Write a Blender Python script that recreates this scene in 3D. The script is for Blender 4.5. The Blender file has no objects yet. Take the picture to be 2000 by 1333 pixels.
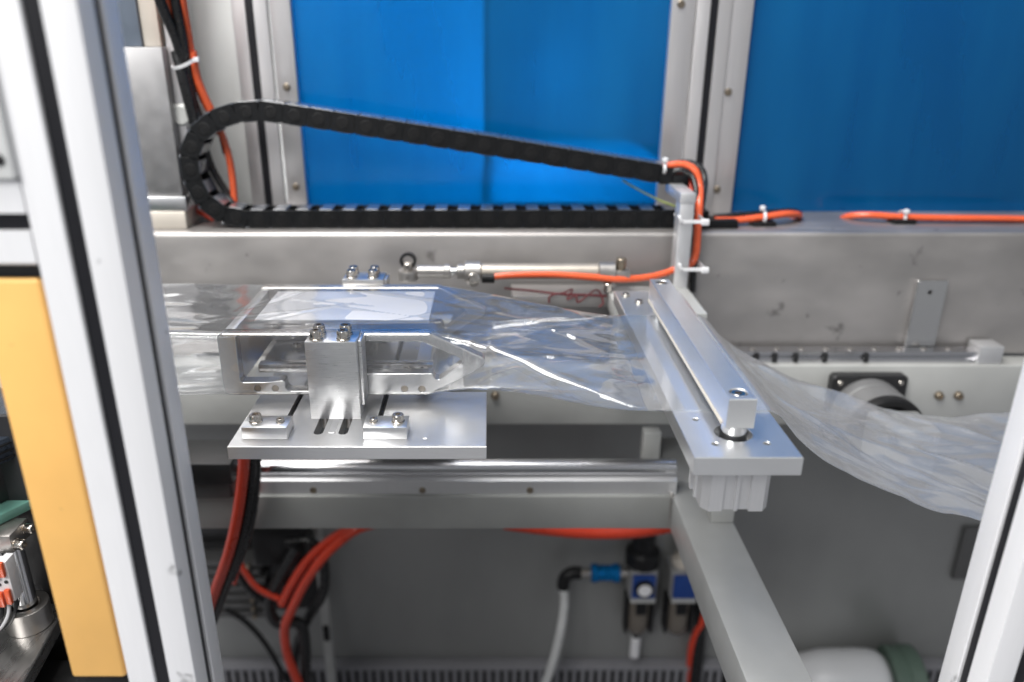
import bpy, bmesh, math, random
from mathutils import Vector, Matrix, noise
from mathutils.geometry import tessellate_polygon
random.seed(7)
SC = bpy.context.scene
COL = SC.collection
R = math.radians
# ------------------------------------------------------------------ camera
# working units are millimetres measured from the lens; Z0 is the lens height above the floor
Z0 = 980.0
PITCH = R(21.28)
FPX, CX, CY = 1530.0, 957.0, 666.0
SP, CP = math.sin(PITCH), math.cos(PITCH)
cd = bpy.data.cameras.new("camera"); cam = bpy.data.objects.new("camera", cd); COL.objects.link(cam)
cam.location = (0, 0, Z0 / 1000); cam.rotation_euler = (math.pi / 2 - PITCH, 0, 0)
cd.sensor_width = 36; cd.lens = FPX / 2000 * 36; cd.shift_x = 0.0215
cd.clip_start = 0.01; cd.clip_end = 50
cd.dof.use_dof = True; cd.dof.focus_distance = 0.575; cd.dof.aperture_fstop = 3.4
SC.camera = cam
SC.view_settings.view_transform = 'Standard'; SC.view_settings.look = 'None'
SC.view_settings.exposure = 0.25; SC.view_settings.gamma = 1
SC.cycles.max_bounces = 10; SC.cycles.transparent_max_bounces = 24; SC.cycles.glossy_bounces = 6
SC.cycles.transmission_bounces = 8
SC.cycles.caustics_reflective = False; SC.cycles.caustics_refractive = False
SC.cycles.sample_clamp_indirect = 6
# ------------------------------------------------------------------ light of the hall
w = bpy.data.worlds.new("World"); SC.world = w; w.use_nodes = True
bg = w.node_tree.nodes['Background']; bg.inputs[0].default_value = (0.93, 0.96, 1.0, 1); bg.inputs[1].default_value = 0.28

def area(name, loc, target, sx, sy, watts, col=(1, 1, 1)):
    l = bpy.data.lights.new(name, 'AREA'); l.shape = 'RECTANGLE'; l.size = sx; l.size_y = sy
    l.energy = watts; l.color = col
    o = bpy.data.objects.new(name, l); COL.objects.link(o); o.location = loc
    d = Vector(target) - Vector(loc); o.rotation_euler = d.to_track_quat('-Z', 'Y').to_euler()
    return o
area("ceiling_lamp", (-0.5, 0.3, 2.5), (-0.1, 0.55, 0.7), 1.3, 0.9, 48, (1, 0.98, 0.95))
area("hall_lamp_left", (-0.95, -1.0, 2.1), (0.0, 0.6, 0.7), 1.0, 1.0, 33, (1, 0.99, 0.97))
area("film_fill_light", (0.1, 0.98, 1.75), (0.1, 0.6, 0.7), 1.0, 0.12, 1.2, (1, 1, 1))  # added strip light, whitens the reflections in film and plates
area("pane_backlight", (0.2, 1.04, 1.72), (0.2, 1.6, 1.52), 1.5, 0.3, 34, (1, 1, 1))  # added light behind the panes, brightens what shows through them

area("pane_glow_light", (0.075, 1.2, 0.86), (0.09, 1.46, 0.70), 0.12, 0.04, 3.2, (1, 1, .96))  # added small light for the glow low in the middle pane

# ------------------------------------------------------------------ helpers
def P(px, py, Y):
    """point (mm) of the plane Y = const seen at a photograph pixel"""
    a = (px - CX) / FPX; b = (CY - py) / FPX
    t = Y / (CP + SP * b)
    return Vector((a * t, Y, (-SP + CP * b) * t))
def PZ(px, py, Z):
    a = (px - CX) / FPX; b = (CY - py) / FPX
    t = Z / (-SP + CP * b)
    return Vector((a * t, t * (CP + SP * b), Z))

def tag(o, label=None, cat=None, group=None, kind=None):
    if label: o['label'] = label
    if cat: o['category'] = cat
    if group: o['group'] = group
    if kind: o['kind'] = kind
    return o
ORG = {}
def thing(name, base, label, cat, group=None):
    o = bpy.data.objects.new(name, None); COL.objects.link(o)
    o.empty_display_size = 0.01
    o.location = (base[0] / 1000, base[1] / 1000, (base[2] + Z0) / 1000)
    ORG[o.name] = Vector(base)
    return tag(o, label, cat, group)
def copy_tree(o, delta=(0, 0, 0), parent=None, label=None):
    c = o.copy(); COL.objects.link(c)
    if parent is not None: c.parent = parent
    else:
        c.location = (o.location[0] + delta[0] / 1000, o.location[1] + delta[1] / 1000, o.location[2] + delta[2] / 1000)
        if o.name in ORG: ORG[c.name] = ORG[o.name] + Vector(delta)
        if label: c['label'] = label
    for ch in [x for x in bpy.data.objects if x.parent == o]: copy_tree(ch, parent=c)
    return c

def offset_poly(poly, d):
    """inset a 2D polygon by d (works for both windings: positive goes inside)"""
    n = len(poly)
    ar = sum(poly[i][0] * poly[(i + 1) % n][1] - poly[(i + 1) % n][0] * poly[i][1] for i in range(n))
    s = 1 if ar > 0 else -1
    out = []
    for i in range(n):
        p0, p1, p2 = Vector(poly[i - 1]), Vector(poly[i]), Vector(poly[(i + 1) % n])
        e1 = (p1 - p0).normalized(); e2 = (p2 - p1).normalized()
        n1 = Vector((-e1.y, e1.x)) * s; n2 = Vector((-e2.y, e2.x)) * s
        m = n1 + n2
        if m.length < 1e-6: m = n1
        m = m.normalized(); k = d / max(0.35, m.dot(n1))
        out.append((p1.x + m.x * k, p1.y + m.y * k))
    return out
def circ2(cx, cy, r, n=20):
    return [(cx + r * math.cos(2 * math.pi * i / n), cy + r * math.sin(2 * math.pi * i / n)) for i in range(n)]
def stad2(cx, y0, y1, r, n=8):
    """stadium along the second axis"""
    return [(cx + r * math.cos(a), y1 + r * math.sin(a)) for a in [math.pi * i / n for i in range(n + 1)]] + \
           [(cx + r * math.cos(a), y0 + r * math.sin(a)) for a in [math.pi + math.pi * i / n for i in range(n + 1)]]
def round_poly(poly, r, n=5):
    """round the corners of a 2D polygon"""
    out = []; N = len(poly)
    for i in range(N):
        p0, p1, p2 = Vector(poly[i - 1]), Vector(poly[i]), Vector(poly[(i + 1) % N])
        rr = r[i] if isinstance(r, (list, tuple)) else r
        d1 = (p0 - p1); d2 = (p2 - p1)
        k = min(rr, d1.length * 0.45, d2.length * 0.45)
        a = p1 + d1.normalized() * k; b = p1 + d2.normalized() * k
        if k < 0.05: out.append((p1.x, p1.y)); continue
        for j in range(n + 1):
            t = j / n
            q = a * (1 - t) ** 2 + p1 * 2 * t * (1 - t) + b * t * t
            out.append((q.x, q.y))
    return out

class MB:
    def __init__(s): s.bm = bmesh.new()
    def box(s, x0, x1, y0, y1, z0, z1, bev=0.0, seg=2, rot=None, piv=None):
        b = bmesh.new(); bmesh.ops.create_cube(b, size=1)
        for v in b.verts:
            v.co = Vector((x0 + (v.co.x + .5) * (x1 - x0), y0 + (v.co.y + .5) * (y1 - y0), z0 + (v.co.z + .5) * (z1 - z0)))
        if bev > 0:
            bmesh.ops.bevel(b, geom=list(b.edges), offset=bev, segments=seg, profile=0.5, affect='EDGES')
        if rot is not None:
            piv = Vector(piv) if piv is not None else Vector(((x0 + x1) / 2, (y0 + y1) / 2, (z0 + z1) / 2))
            for v in b.verts: v.co = piv + rot @ (v.co - piv)
        return s.add(b)
    def add(s, b):
        m = {}
        for v in b.verts: m[v] = s.bm.verts.new(v.co)
        for f in b.faces:
            try: s.bm.faces.new([m[v] for v in f.verts])
            except ValueError: pass
        b.free(); return s
    def lathe(s, org, axis, prof, seg=24, rfun=None, cap0=True, cap1=True):
        """prof: list of (r, h) along axis; rfun(i_ring, k, r) can reshape a ring"""
        org = Vector(org); ax = Vector(axis).normalized()
        u = ax.orthogonal().normalized(); v = ax.cross(u)
        rings = []
        for i, (r, h) in enumerate(prof):
            ring = []
            for k in range(seg):
                a = 2 * math.pi * k / seg
                rr = rfun(i, a, r) if rfun else r
                ring.append(s.bm.verts.new(org + ax * h + (u * math.cos(a) + v * math.sin(a)) * rr))
            rings.append(ring)
        for i in range(len(rings) - 1):
            for k in range(seg):
                s.bm.faces.new([rings[i][k], rings[i][(k + 1) % seg], rings[i + 1][(k + 1) % seg], rings[i + 1][k]])
        if cap0: s.bm.faces.new(list(reversed(rings[0])))
        if cap1: s.bm.faces.new(rings[-1])
        return s
    def cyl(s, p0, p1, r, seg=20, bev=0.0):
        p0 = Vector(p0); p1 = Vector(p1); L = (p1 - p0).length
        pr = [(r, 0), (r, L)] if bev <= 0 else [(r - bev, 0), (r, bev), (r, L - bev), (r - bev, L)]
        return s.lathe(p0, p1 - p0, pr, seg)
    def tube(s, pts, r, seg=10, sub=8, caps=True):
        pts = [Vector(p) for p in pts]
        path = []
        if len(pts) == 2: path = pts
        else:
            q = [2 * pts[0] - pts[1]] + pts + [2 * pts[-1] - pts[-2]]
            for i in range(1, len(q) - 2):
                for j in range(sub):
                    t = j / sub; a, b, c, d = q[i - 1], q[i], q[i + 1], q[i + 2]
                    path.append(0.5 * ((2 * b) + (c - a) * t + (2 * a - 5 * b + 4 * c - d) * t * t + (3 * b - a - 3 * c + d) * t ** 3))
            path.append(pts[-1])
        T = (path[1] - path[0]).normalized(); U = T.orthogonal().normalized()
        rings = []
        for i, p in enumerate(path):
            t = (path[min(i + 1, len(path) - 1)] - path[max(i - 1, 0)]).normalized()
            U = (U - t * U.dot(t)).normalized(); V = t.cross(U)
            rings.append([s.bm.verts.new(p + (U * math.cos(2 * math.pi * k / seg) + V * math.sin(2 * math.pi * k / seg)) * r) for k in range(seg)])
        for i in range(len(rings) - 1):
            for k in range(seg):
                s.bm.faces.new([rings[i][k], rings[i][(k + 1) % seg], rings[i + 1][(k + 1) % seg], rings[i + 1][k]])
        if caps:
            s.bm.faces.new(list(reversed(rings[0]))); s.bm.faces.new(rings[-1])
        return s
    def plate(s, outer, holes, d0, d1, fmap, ch=0.5, hch=0.0):
        """2D outline (with holes) extruded from d0 to d1; fmap(a, b, d) -> 3D; chamfers ch at both rims"""
        def loop(poly, d): return [s.bm.verts.new(Vector(fmap(a, b, d))) for a, b in poly]
        sg = 1 if d1 > d0 else -1
        ends = []
        for poly, c, is_h in [(outer, ch, False)] + [(h, hch, True) for h in holes]:
            ins = offset_poly(poly, -c if is_h else c) if c > 0 else poly
            seq = [(ins, d0)] + ([(poly, d0 + sg * c), (poly, d1 - sg * c)] if c > 0 else []) + [(ins, d1)]
            loops = [loop(p, d) for p, d in seq]
            for i in range(len(loops) - 1):
                n = len(loops[i])
                for k in range(n):
                    s.bm.faces.new([loops[i][k], loops[i][(k + 1) % n], loops[i + 1][(k + 1) % n], loops[i + 1][k]])
            ends.append((ins, loops[0], loops[-1]))
        polys = [[Vector((a, b, 0)) for a, b in e[0]] for e in ends]
        tris = tessellate_polygon(polys)
        for side in (1, 2):
            vs = [v for e in ends for v in e[side]]
            for t in tris:
                try: s.bm.faces.new([vs[i] for i in t])
                except ValueError: pass
        return s
    def build(s, name, mat, parent=None, angle=35, base=None):
        bmesh.ops.recalc_face_normals(s.bm, faces=list(s.bm.faces))
        if parent is not None:
            o0 = parent
            while o0.parent: o0 = o0.parent
            org = ORG[o0.name]
        else:
            if base is None:
                xs = [v.co for v in s.bm.verts]
                base = Vector((sum(v.x for v in xs) / len(xs), sum(v.y for v in xs) / len(xs), min(v.z for v in xs)))
            org = Vector(base)
        for v in s.bm.verts: v.co = (v.co - org) * 0.001
        me = bpy.data.meshes.new(name); s.bm.to_mesh(me); s.bm.free()
        for p in me.polygons: p.use_smooth = True
        me.set_sharp_from_angle(angle=R(angle))
        if mat: me.materials.append(mat)
        o = bpy.data.objects.new(name, me); COL.objects.link(o)
        if parent is not None: o.parent = parent
        else:
            o.location = (org.x / 1000, org.y / 1000, (org.z + Z0) / 1000); ORG[o.name] = org
        return o
XZ = lambda a, b, d: (a, d, b)      # outline in X-Z, depth along Y
XY = lambda a, b, d: (a, b, d)      # outline in X-Y, depth along Z
YZ = lambda a, b, d: (d, a, b)      # outline in Y-Z, depth along X

# ------------------------------------------------------------------ materials
MATS = {}
def N(nt, typ, **kw):
    n = nt.nodes.new(typ)
    for k, v in kw.items(): setattr(n, k, v)
    return n
def mat(name, col, metal=0.0, rough=0.5, stretch=(60, 60, 60), nscale=1.0, var=0.06, rvar=0.1, bump=0.0, bdist=0.0002,
        coat=0.0, spots=None, spec=0.5, cloud=0.0, cloud_scale=14, sheen_col=None):
    m = bpy.data.materials.new(name); m.use_nodes = True; nt = m.node_tree; L = nt.links
    p = nt.nodes['Principled BSDF']
    p.inputs['Metallic'].default_value = metal; p.inputs['Specular IOR Level'].default_value = spec
    p.inputs['Coat Weight'].default_value = coat; p.inputs['Coat Roughness'].default_value = 0.08
    tc = N(nt, 'ShaderNodeTexCoord'); mp = N(nt, 'ShaderNodeMapping'); mp.inputs['Scale'].default_value = stretch
    L.new(tc.outputs['Object'], mp.inputs['Vector'])
    nz = N(nt, 'ShaderNodeTexNoise'); nz.inputs['Scale'].default_value = nscale; nz.inputs['Detail'].default_value = 5
    L.new(mp.outputs[0], nz.inputs['Vector'])
    n2 = N(nt, 'ShaderNodeTexNoise'); n2.inputs['Scale'].default_value = cloud_scale; n2.inputs['Detail'].default_value = 4
    L.new(tc.outputs['Object'], n2.inputs['Vector'])
    hs = N(nt, 'ShaderNodeMix', data_type='RGBA', blend_type='MULTIPLY')
    hs.inputs['Factor'].default_value = 1
    hs.inputs[6].default_value = (*col, 1)
    mr = N(nt, 'ShaderNodeMapRange'); mr.inputs['From Min'].default_value = .25; mr.inputs['From Max'].default_value = .75
    mr.inputs['To Min'].default_value = 1 - var; mr.inputs['To Max'].default_value = 1 + var
    L.new(nz.outputs['Fac'], mr.inputs['Value'])
    mc = N(nt, 'ShaderNodeMapRange'); mc.inputs['From Min'].default_value = .3; mc.inputs['From Max'].default_value = .7
    mc.inputs['To Min'].default_value = 1 - cloud; mc.inputs['To Max'].default_value = 1 + cloud * .5
    L.new(n2.outputs['Fac'], mc.inputs['Value'])
    mm = N(nt, 'ShaderNodeMath', operation='MULTIPLY'); L.new(mr.outputs[0], mm.inputs[0]); L.new(mc.outputs[0], mm.inputs[1])
    last = mm.outputs[0]
    if spots:   # dark scuffs and specks with a shape of their own
        sc, thr, dark = spots
        vo = N(nt, 'ShaderNodeTexVoronoi'); vo.inputs['Scale'].default_value = sc
        nd = N(nt, 'ShaderNodeTexNoise'); nd.inputs['Scale'].default_value = sc * 2.5
        L.new(tc.outputs['Object'], nd.inputs['Vector'])
        ad = N(nt, 'ShaderNodeMix', data_type='RGBA'); ad.inputs['Factor'].default_value = 0.035
        L.new(tc.outputs['Object'], ad.inputs[6]); L.new(nd.outputs['Color'], ad.inputs[7]); L.new(ad.outputs[2], vo.inputs['Vector'])
        sep = N(nt, 'ShaderNodeSeparateColor'); L.new(vo.outputs['Color'], sep.inputs[0])
        rad = N(nt, 'ShaderNodeMath', operation='MULTIPLY'); L.new(sep.outputs[0], rad.inputs[0]); rad.inputs[1].default_value = thr
        sm = N(nt, 'ShaderNodeMapRange', interpolation_type='SMOOTHSTEP')
        L.new(vo.outputs['Distance'], sm.inputs['Value']); sm.inputs['From Min'].default_value = 0
        L.new(rad.outputs[0], sm.inputs['From Max']); sm.inputs['To Min'].default_value = 1 - dark; sm.inputs['To Max'].default_value = 1
        m3 = N(nt, 'ShaderNodeMath', operation='MULTIPLY'); L.new(last, m3.inputs[0]); L.new(sm.outputs[0], m3.inputs[1]); last = m3.outputs[0]
    cmb = N(nt, 'ShaderNodeCombineColor')
    for i in range(3): L.new(last, cmb.inputs[i])
    L.new(cmb.outputs[0], hs.inputs[7]); L.new(hs.outputs[2], p.inputs['Base Color'])
    r = N(nt, 'ShaderNodeMapRange'); r.inputs['From Min'].default_value = .25; r.inputs['From Max'].default_value = .75
    r.inputs['To Min'].default_value = max(0.02, rough - rvar); r.inputs['To Max'].default_value = rough + rvar
    L.new(nz.outputs['Fac'], r.inputs['Value']); L.new(r.outputs[0], p.inputs['Roughness'])
    if bump > 0:
        bp = N(nt, 'ShaderNodeBump'); bp.inputs['Strength'].default_value = bump; bp.inputs['Distance'].default_value = bdist
        L.new(nz.outputs['Fac'], bp.inputs['Height']); L.new(bp.outputs[0], p.inputs['Normal'])
    MATS[name] = m
    return m
ALU = mat('milled_aluminium', (.76, .76, .765), .92, .33, (70, 900, 900), 1, .012, .012, .02, .00004, cloud=.04, cloud_scale=30, spots=(70, .1, .22))
ALUY = mat('milled_aluminium_lengthwise', (.86, .865, .87), .93, .32, (900, 60, 900), 1, .012, .012, .02, .00004, cloud=.04, cloud_scale=30, spots=(70, .1, .22))
ALUV = mat('milled_aluminium_upright', (.74, .74, .74), 1, .33, (90, 90, 1600), 1, .09, .09, .3, .0001, cloud=.06, cloud_scale=60)
ALUF = mat('bright_cut_aluminium', (.86, .86, .87), 1, .3, (300, 300, 300), 1, .02, .02, .02, .00004)
FRAMEM = mat('polished_frame_aluminium', (.66, .655, .65), 1, .24, (300, 300, 300), 1, .02, .02, .02, .00004)
SATIN = mat('satin_cylinder_steel', (.46, .44, .42), .9, .35, (200, 200, 200), 1, .05, .05)
ANOD = mat('silver_anodised_aluminium', (.72, .72, .73), .75, .42, (900, 900, 60), 1, .03, .05, .08, .00006)
POST = mat('white_anodised_profile', (.9, .9, .92), .2, .42, (900, 900, 30), 1, .02, .05, .05, .00006, spots=(26, .16, .5))
RPOST = mat('grey_anodised_profile', (.66, .645, .65), .7, .4, (500, 500, 20), 1, .03, .05)
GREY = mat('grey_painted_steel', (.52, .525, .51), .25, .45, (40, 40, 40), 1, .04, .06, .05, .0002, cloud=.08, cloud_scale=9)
STEEL = mat('stained_stainless_sheet', (.43, .41, .40), .8, .45, (14, 90, 30), 1, .07, .1, .05, .0002, spots=(30, .3, .5), cloud=.24, cloud_scale=7)
WALL = mat('dull_grey_sheet', (.32, .325, .32), .35, .42, (20, 20, 8), 1, .05, .1, cloud=.12, cloud_scale=4)
LGREY = mat('darkened_grey_steel', (.34, .345, .335), .25, .45, (40, 40, 40), 1, .04, .06, .05, .0002, cloud=.1, cloud_scale=9)  # copy of the grey steel, darkened to put shade on the lower beam
NICK = mat('nickel_plated_screw', (.66, .62, .57), 1, .17, (400, 400, 400), 1, .08, .06, .1, .0001)
CHROME = mat('chromed_rod', (.82, .82, .83), 1, .09, (100, 100, 100), 1, .02, .03)
RAIL = mat('ground_steel_rail', (.62, .62, .64), 1, .2, (20, 600, 600), 1, .05, .06)
DARKM = mat('dark_oxide_steel', (.05, .05, .052), .7, .4, (80, 80, 80), 1, .1, .1)
BLACK = mat('black_plastic', (.01, .01, .011), 0, .42, (200, 200, 200), 1, .15, .1, .1, .0001, spec=.3)
CHAINM = mat('black_nylon_chain', (.008, .0085, .0095), 0, .42, (300, 300, 300), 1, .2, .1, .2, .0001, spec=.22)
CHAINT = mat('reflection_tinted_crossbar', (.075, .085, .105), 0, .32, (300, 300, 300), 1, .1, .06, coat=1.0)  # blue-grey reflection is mixed into the black crossbar colour
SLOT = mat('black_slot_cover', (.011, .011, .014), 0, .4, (200, 200, 20), 1, .1, .08, spec=.3)
RUBBER = mat('black_cable_sheath', (.012, .012, .013), 0, .3, (200, 200, 200), 1, .1, .1)
ORANGE = mat('orange_polyurethane_hose', (.78, .12, .04), 0, .26, (60, 60, 60), 1, .05, .05, coat=.3)
RED = mat('red_polyurethane_hose', (.62, .05, .02), 0, .3, (60, 60, 60), 1, .06, .05, coat=.2)
YELLOW = mat('yellow_coated_housing', (.93, .53, .16), 0, .48, (40, 40, 20), 1, .03, .08, .04, .0001, cloud=.05, cloud_scale=30, spots=(45, .12, .3))
WHITE = mat('white_coated_panel', (.78, .79, .78), 0, .5, (40, 40, 40), 1, .02, .05, spots=(20, .2, .35))
NYLON = mat('white_nylon', (.8, .8, .82), 0, .35, (200, 200, 200), 1, .03, .05)
CREAM = mat('cream_barrel', (.72, .66, .58), .2, .35, (60, 60, 60), 1, .04, .06)
DULLC = mat('dull_cream_barrel', (.50, .45, .39), .6, .4, (60, 60, 60), 1, .04, .06)
BRASS = mat('brownish_steel_bolt', (.32, .27, .21), .9, .35, (200, 200, 200), 1, .15, .08)
BLUEM = mat('blue_anodised_valve', (.0, .18, .5), .7, .25, (100, 100, 100), 1, .08, .06)
BLUEP = mat('blue_plastic_body', (.01, .05, .24), 0, .4, (100, 100, 100), 1, .05, .06)
BOWL = mat('smoky_bowl', (.16, .14, .12), 0, .2, (60, 60, 60), 1, .1, .06)
DUCT = mat('grey_duct_plastic', (.26, .26, .28), 0, .45, (60, 60, 60), 1, .05, .06)
GREEN = mat('dark_green_cap', (.10, .15, .12), 0, .5, (100, 100, 100), 1, .08, .06)
BOTTLE = mat('white_plastic_bottle', (.70, .71, .73), 0, .3, (20, 20, 20), 1, .03, .05)
TEAL = mat('pale_green_glass_edge', (.22, .50, .42), 0, .15, (60, 60, 60), 1, .03, .05)
NAVY = mat('black_anodised_profile', (.05, .065, .09), .6, .3, (900, 30, 900), 1, .1, .08)
MAROON = mat('dark_red_wire', (.12, .015, .02), 0, .4, (60, 60, 60))
PALEH = mat('pale_grey_hose', (.55, .56, .56), 0, .3, (60, 60, 60), 1, .05, .05)
BROWN = mat('drab_hall_wall', (.62, .64, .62), 0, .7, (3, 3, 3), 1, .08, .05)
HALLB = mat('deep_blue_cabinet', (.02, .20, .62), 0, .5, (3, 3, 3), 1, .05, .05)

def film_material(name, haze, bump, rough):
    m = bpy.data.materials.new(name); m.use_nodes = True; nt = m.node_tree; L = nt.links
    nt.nodes.remove(nt.nodes['Principled BSDF']); out = nt.nodes['Material Output']
    tc = N(nt, 'ShaderNodeTexCoord')
    mp = N(nt, 'ShaderNodeMapping'); mp.inputs['Scale'].default_value = (5, 11, 11); mp.inputs['Rotation'].default_value = (0, 0, .25)
    L.new(tc.outputs['Object'], mp.inputs[0])
    n1 = N(nt, 'ShaderNodeTexNoise'); n1.inputs['Scale'].default_value = 1; n1.inputs['Detail'].default_value = 2; n1.inputs['Distortion'].default_value = 1.2
    L.new(mp.outputs[0], n1.inputs['Vector'])
    bp = N(nt, 'ShaderNodeBump'); bp.inputs['Strength'].default_value = bump; bp.inputs['Distance'].default_value = .003
    L.new(n1.outputs['Fac'], bp.inputs['Height'])
    lw = N(nt, 'ShaderNodeLayerWeight'); lw.inputs['Blend'].default_value = .5; L.new(bp.outputs[0], lw.inputs['Normal'])
    pw = N(nt, 'ShaderNodeMath', operation='POWER'); L.new(lw.outputs['Facing'], pw.inputs[0]); pw.inputs[1].default_value = 3.2
    fr = N(nt, 'ShaderNodeMapRange'); fr.inputs['To Min'].default_value = .09; fr.inputs['To Max'].default_value = .95
    L.new(pw.outputs[0], fr.inputs['Value'])
    tr = N(nt, 'ShaderNodeBsdfTransparent'); tr.inputs[0].default_value = (.975, .98, .985, 1)
    gl = N(nt, 'ShaderNodeBsdfGlossy'); gl.inputs['Roughness'].default_value = rough; gl.inputs['Color'].default_value = (1, 1, 1, 1)
    L.new(bp.outputs[0], gl.inputs['Normal'])
    df = N(nt, 'ShaderNodeBsdfTranslucent'); df.inputs['Color'].default_value = (.85, .87, .92, 1)
    d2 = N(nt, 'ShaderNodeBsdfDiffuse'); d2.inputs['Color'].default_value = (.85, .87, .92, 1)
    L.new(bp.outputs[0], d2.inputs['Normal'])
    md = N(nt, 'ShaderNodeMixShader'); md.inputs[0].default_value = .5; L.new(df.outputs[0], md.inputs[1]); L.new(d2.outputs[0], md.inputs[2])
    mx = N(nt, 'ShaderNodeMixShader'); mx.inputs[0].default_value = haze; L.new(tr.outputs[0], mx.inputs[1]); L.new(md.outputs[0], mx.inputs[2])
    m2 = N(nt, 'ShaderNodeMixShader'); L.new(fr.outputs[0], m2.inputs[0]); L.new(mx.outputs[0], m2.inputs[1]); L.new(gl.outputs[0], m2.inputs[2])
    L.new(m2.outputs[0], out.inputs['Surface'])
    return m
FILM = film_material('clear_plastic_film', .10, .11, .10)
FILMH = film_material('milky_plastic_film', .24, .16, .19)
def blue_pane_material():
    m = bpy.data.materials.new('blue_tinted_acrylic'); m.use_nodes = True; nt = m.node_tree; L = nt.links
    p = nt.nodes['Principled BSDF']; out = nt.nodes['Material Output']
    p.inputs['Base Color'].default_value = (.0, .13, .33, 1); p.inputs['Roughness'].default_value = .12
    p.inputs['Specular IOR Level'].default_value = .5
    tc = N(nt, 'ShaderNodeTexCoord'); nz = N(nt, 'ShaderNodeTexNoise'); nz.inputs['Scale'].default_value = 9; nz.inputs['Detail'].default_value = 2
    mp = N(nt, 'ShaderNodeMapping'); mp.inputs['Scale'].default_value = (1, 1, .25); L.new(tc.outputs['Object'], mp.inputs[0]); L.new(mp.outputs[0], nz.inputs['Vector'])
    bp = N(nt, 'ShaderNodeBump'); bp.inputs['Strength'].default_value = .15; bp.inputs['Distance'].default_value = .002
    L.new(nz.outputs['Fac'], bp.inputs['Height']); L.new(bp.outputs[0], p.inputs['Normal'])
    n3 = N(nt, 'ShaderNodeTexNoise'); n3.inputs['Scale'].default_value = 1; n3.inputs['Detail'].default_value = 4
    m3 = N(nt, 'ShaderNodeMapping'); m3.inputs['Scale'].default_value = (11, 1, 2.0); L.new(tc.outputs['Object'], m3.inputs[0]); L.new(m3.outputs[0], n3.inputs['Vector'])
    cr = N(nt, 'ShaderNodeMix', data_type='RGBA'); cr.inputs[6].default_value = (.0, .105, .28, 1); cr.inputs[7].default_value = (.006, .165, .37, 1)
    q3 = N(nt, 'ShaderNodeMapRange'); q3.inputs['From Min'].default_value = .35; q3.inputs['From Max'].default_value = .72
    L.new(n3.outputs['Fac'], q3.inputs['Value']); L.new(q3.outputs[0], cr.inputs['Factor']); L.new(cr.outputs[2], p.inputs['Base Color'])
    rr = N(nt, 'ShaderNodeMapRange'); rr.inputs['To Min'].default_value = .08; rr.inputs['To Max'].default_value = .22
    L.new(n3.outputs['Fac'], rr.inputs['Value']); L.new(rr.outputs[0], p.inputs['Roughness'])
    tr = N(nt, 'ShaderNodeBsdfTransparent'); tr.inputs[0].default_value = (.002, .36, .70, 1)
    mx = N(nt, 'ShaderNodeMixShader'); mx.inputs[0].default_value = .5; L.new(p.outputs[0], mx.inputs[2]); L.new(tr.outputs[0], mx.inputs[1])
    L.new(mx.outputs[0], out.inputs['Surface'])
    return m
BLUE = blue_pane_material()

# ------------------------------------------------------------------ small hardware shared by many things
def cap_screw_mesh(mb, c, axis, r, h, washer=True, hexr=None):
    """socket head cap screw standing on c; knurled head, hexagon socket"""
    c = Vector(c); ax = Vector(axis).normalized()
    hexr = hexr or r * .52
    if washer: pass
    def rf(i, a, q):
        if i in (2, 3): return q * (1 + .022 * (1 if int(a / (2 * math.pi) * 48) % 2 else -1))
        if i >= 6:
            k = (a % (math.pi / 3)) - math.pi / 6
            return q * math.cos(math.pi / 6) / math.cos(k)
        return q
    prof = [(r * .93, 0), (r * .98, h * .04), (r, h * .1), (r, h * .8), (r * .95, h * .92), (r * .86, h), (hexr, h), (hexr, h * .42), (hexr * .3, h * .34)]
    mb.lathe(c, ax, prof, 48, rf)
    return mb
def add_screw(parent, c, axis=(0, 0, 1), r=4.25, h=5.2, washer=1.0, m=None, name='cap_screw'):
    c = Vector(c); ax = Vector(axis).normalized()
    s = cap_screw_mesh(MB(), c + ax * washer, ax, r, h).build(name, m or NICK, parent)
    if washer > 0:
        MB().lathe(c, ax, [(r * 1.12, 0), (r * 1.16, washer * .2), (r * 1.16, washer * .8), (r * 1.1, washer)], 28).build('washer', m or NICK, s)
    return s
def hose(name, pts, r, m, label, cat, group=None, seg=10):
    o = MB().tube(pts, r, seg).build(name, m, None, 60)
    return tag(o, label, cat, group)

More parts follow.
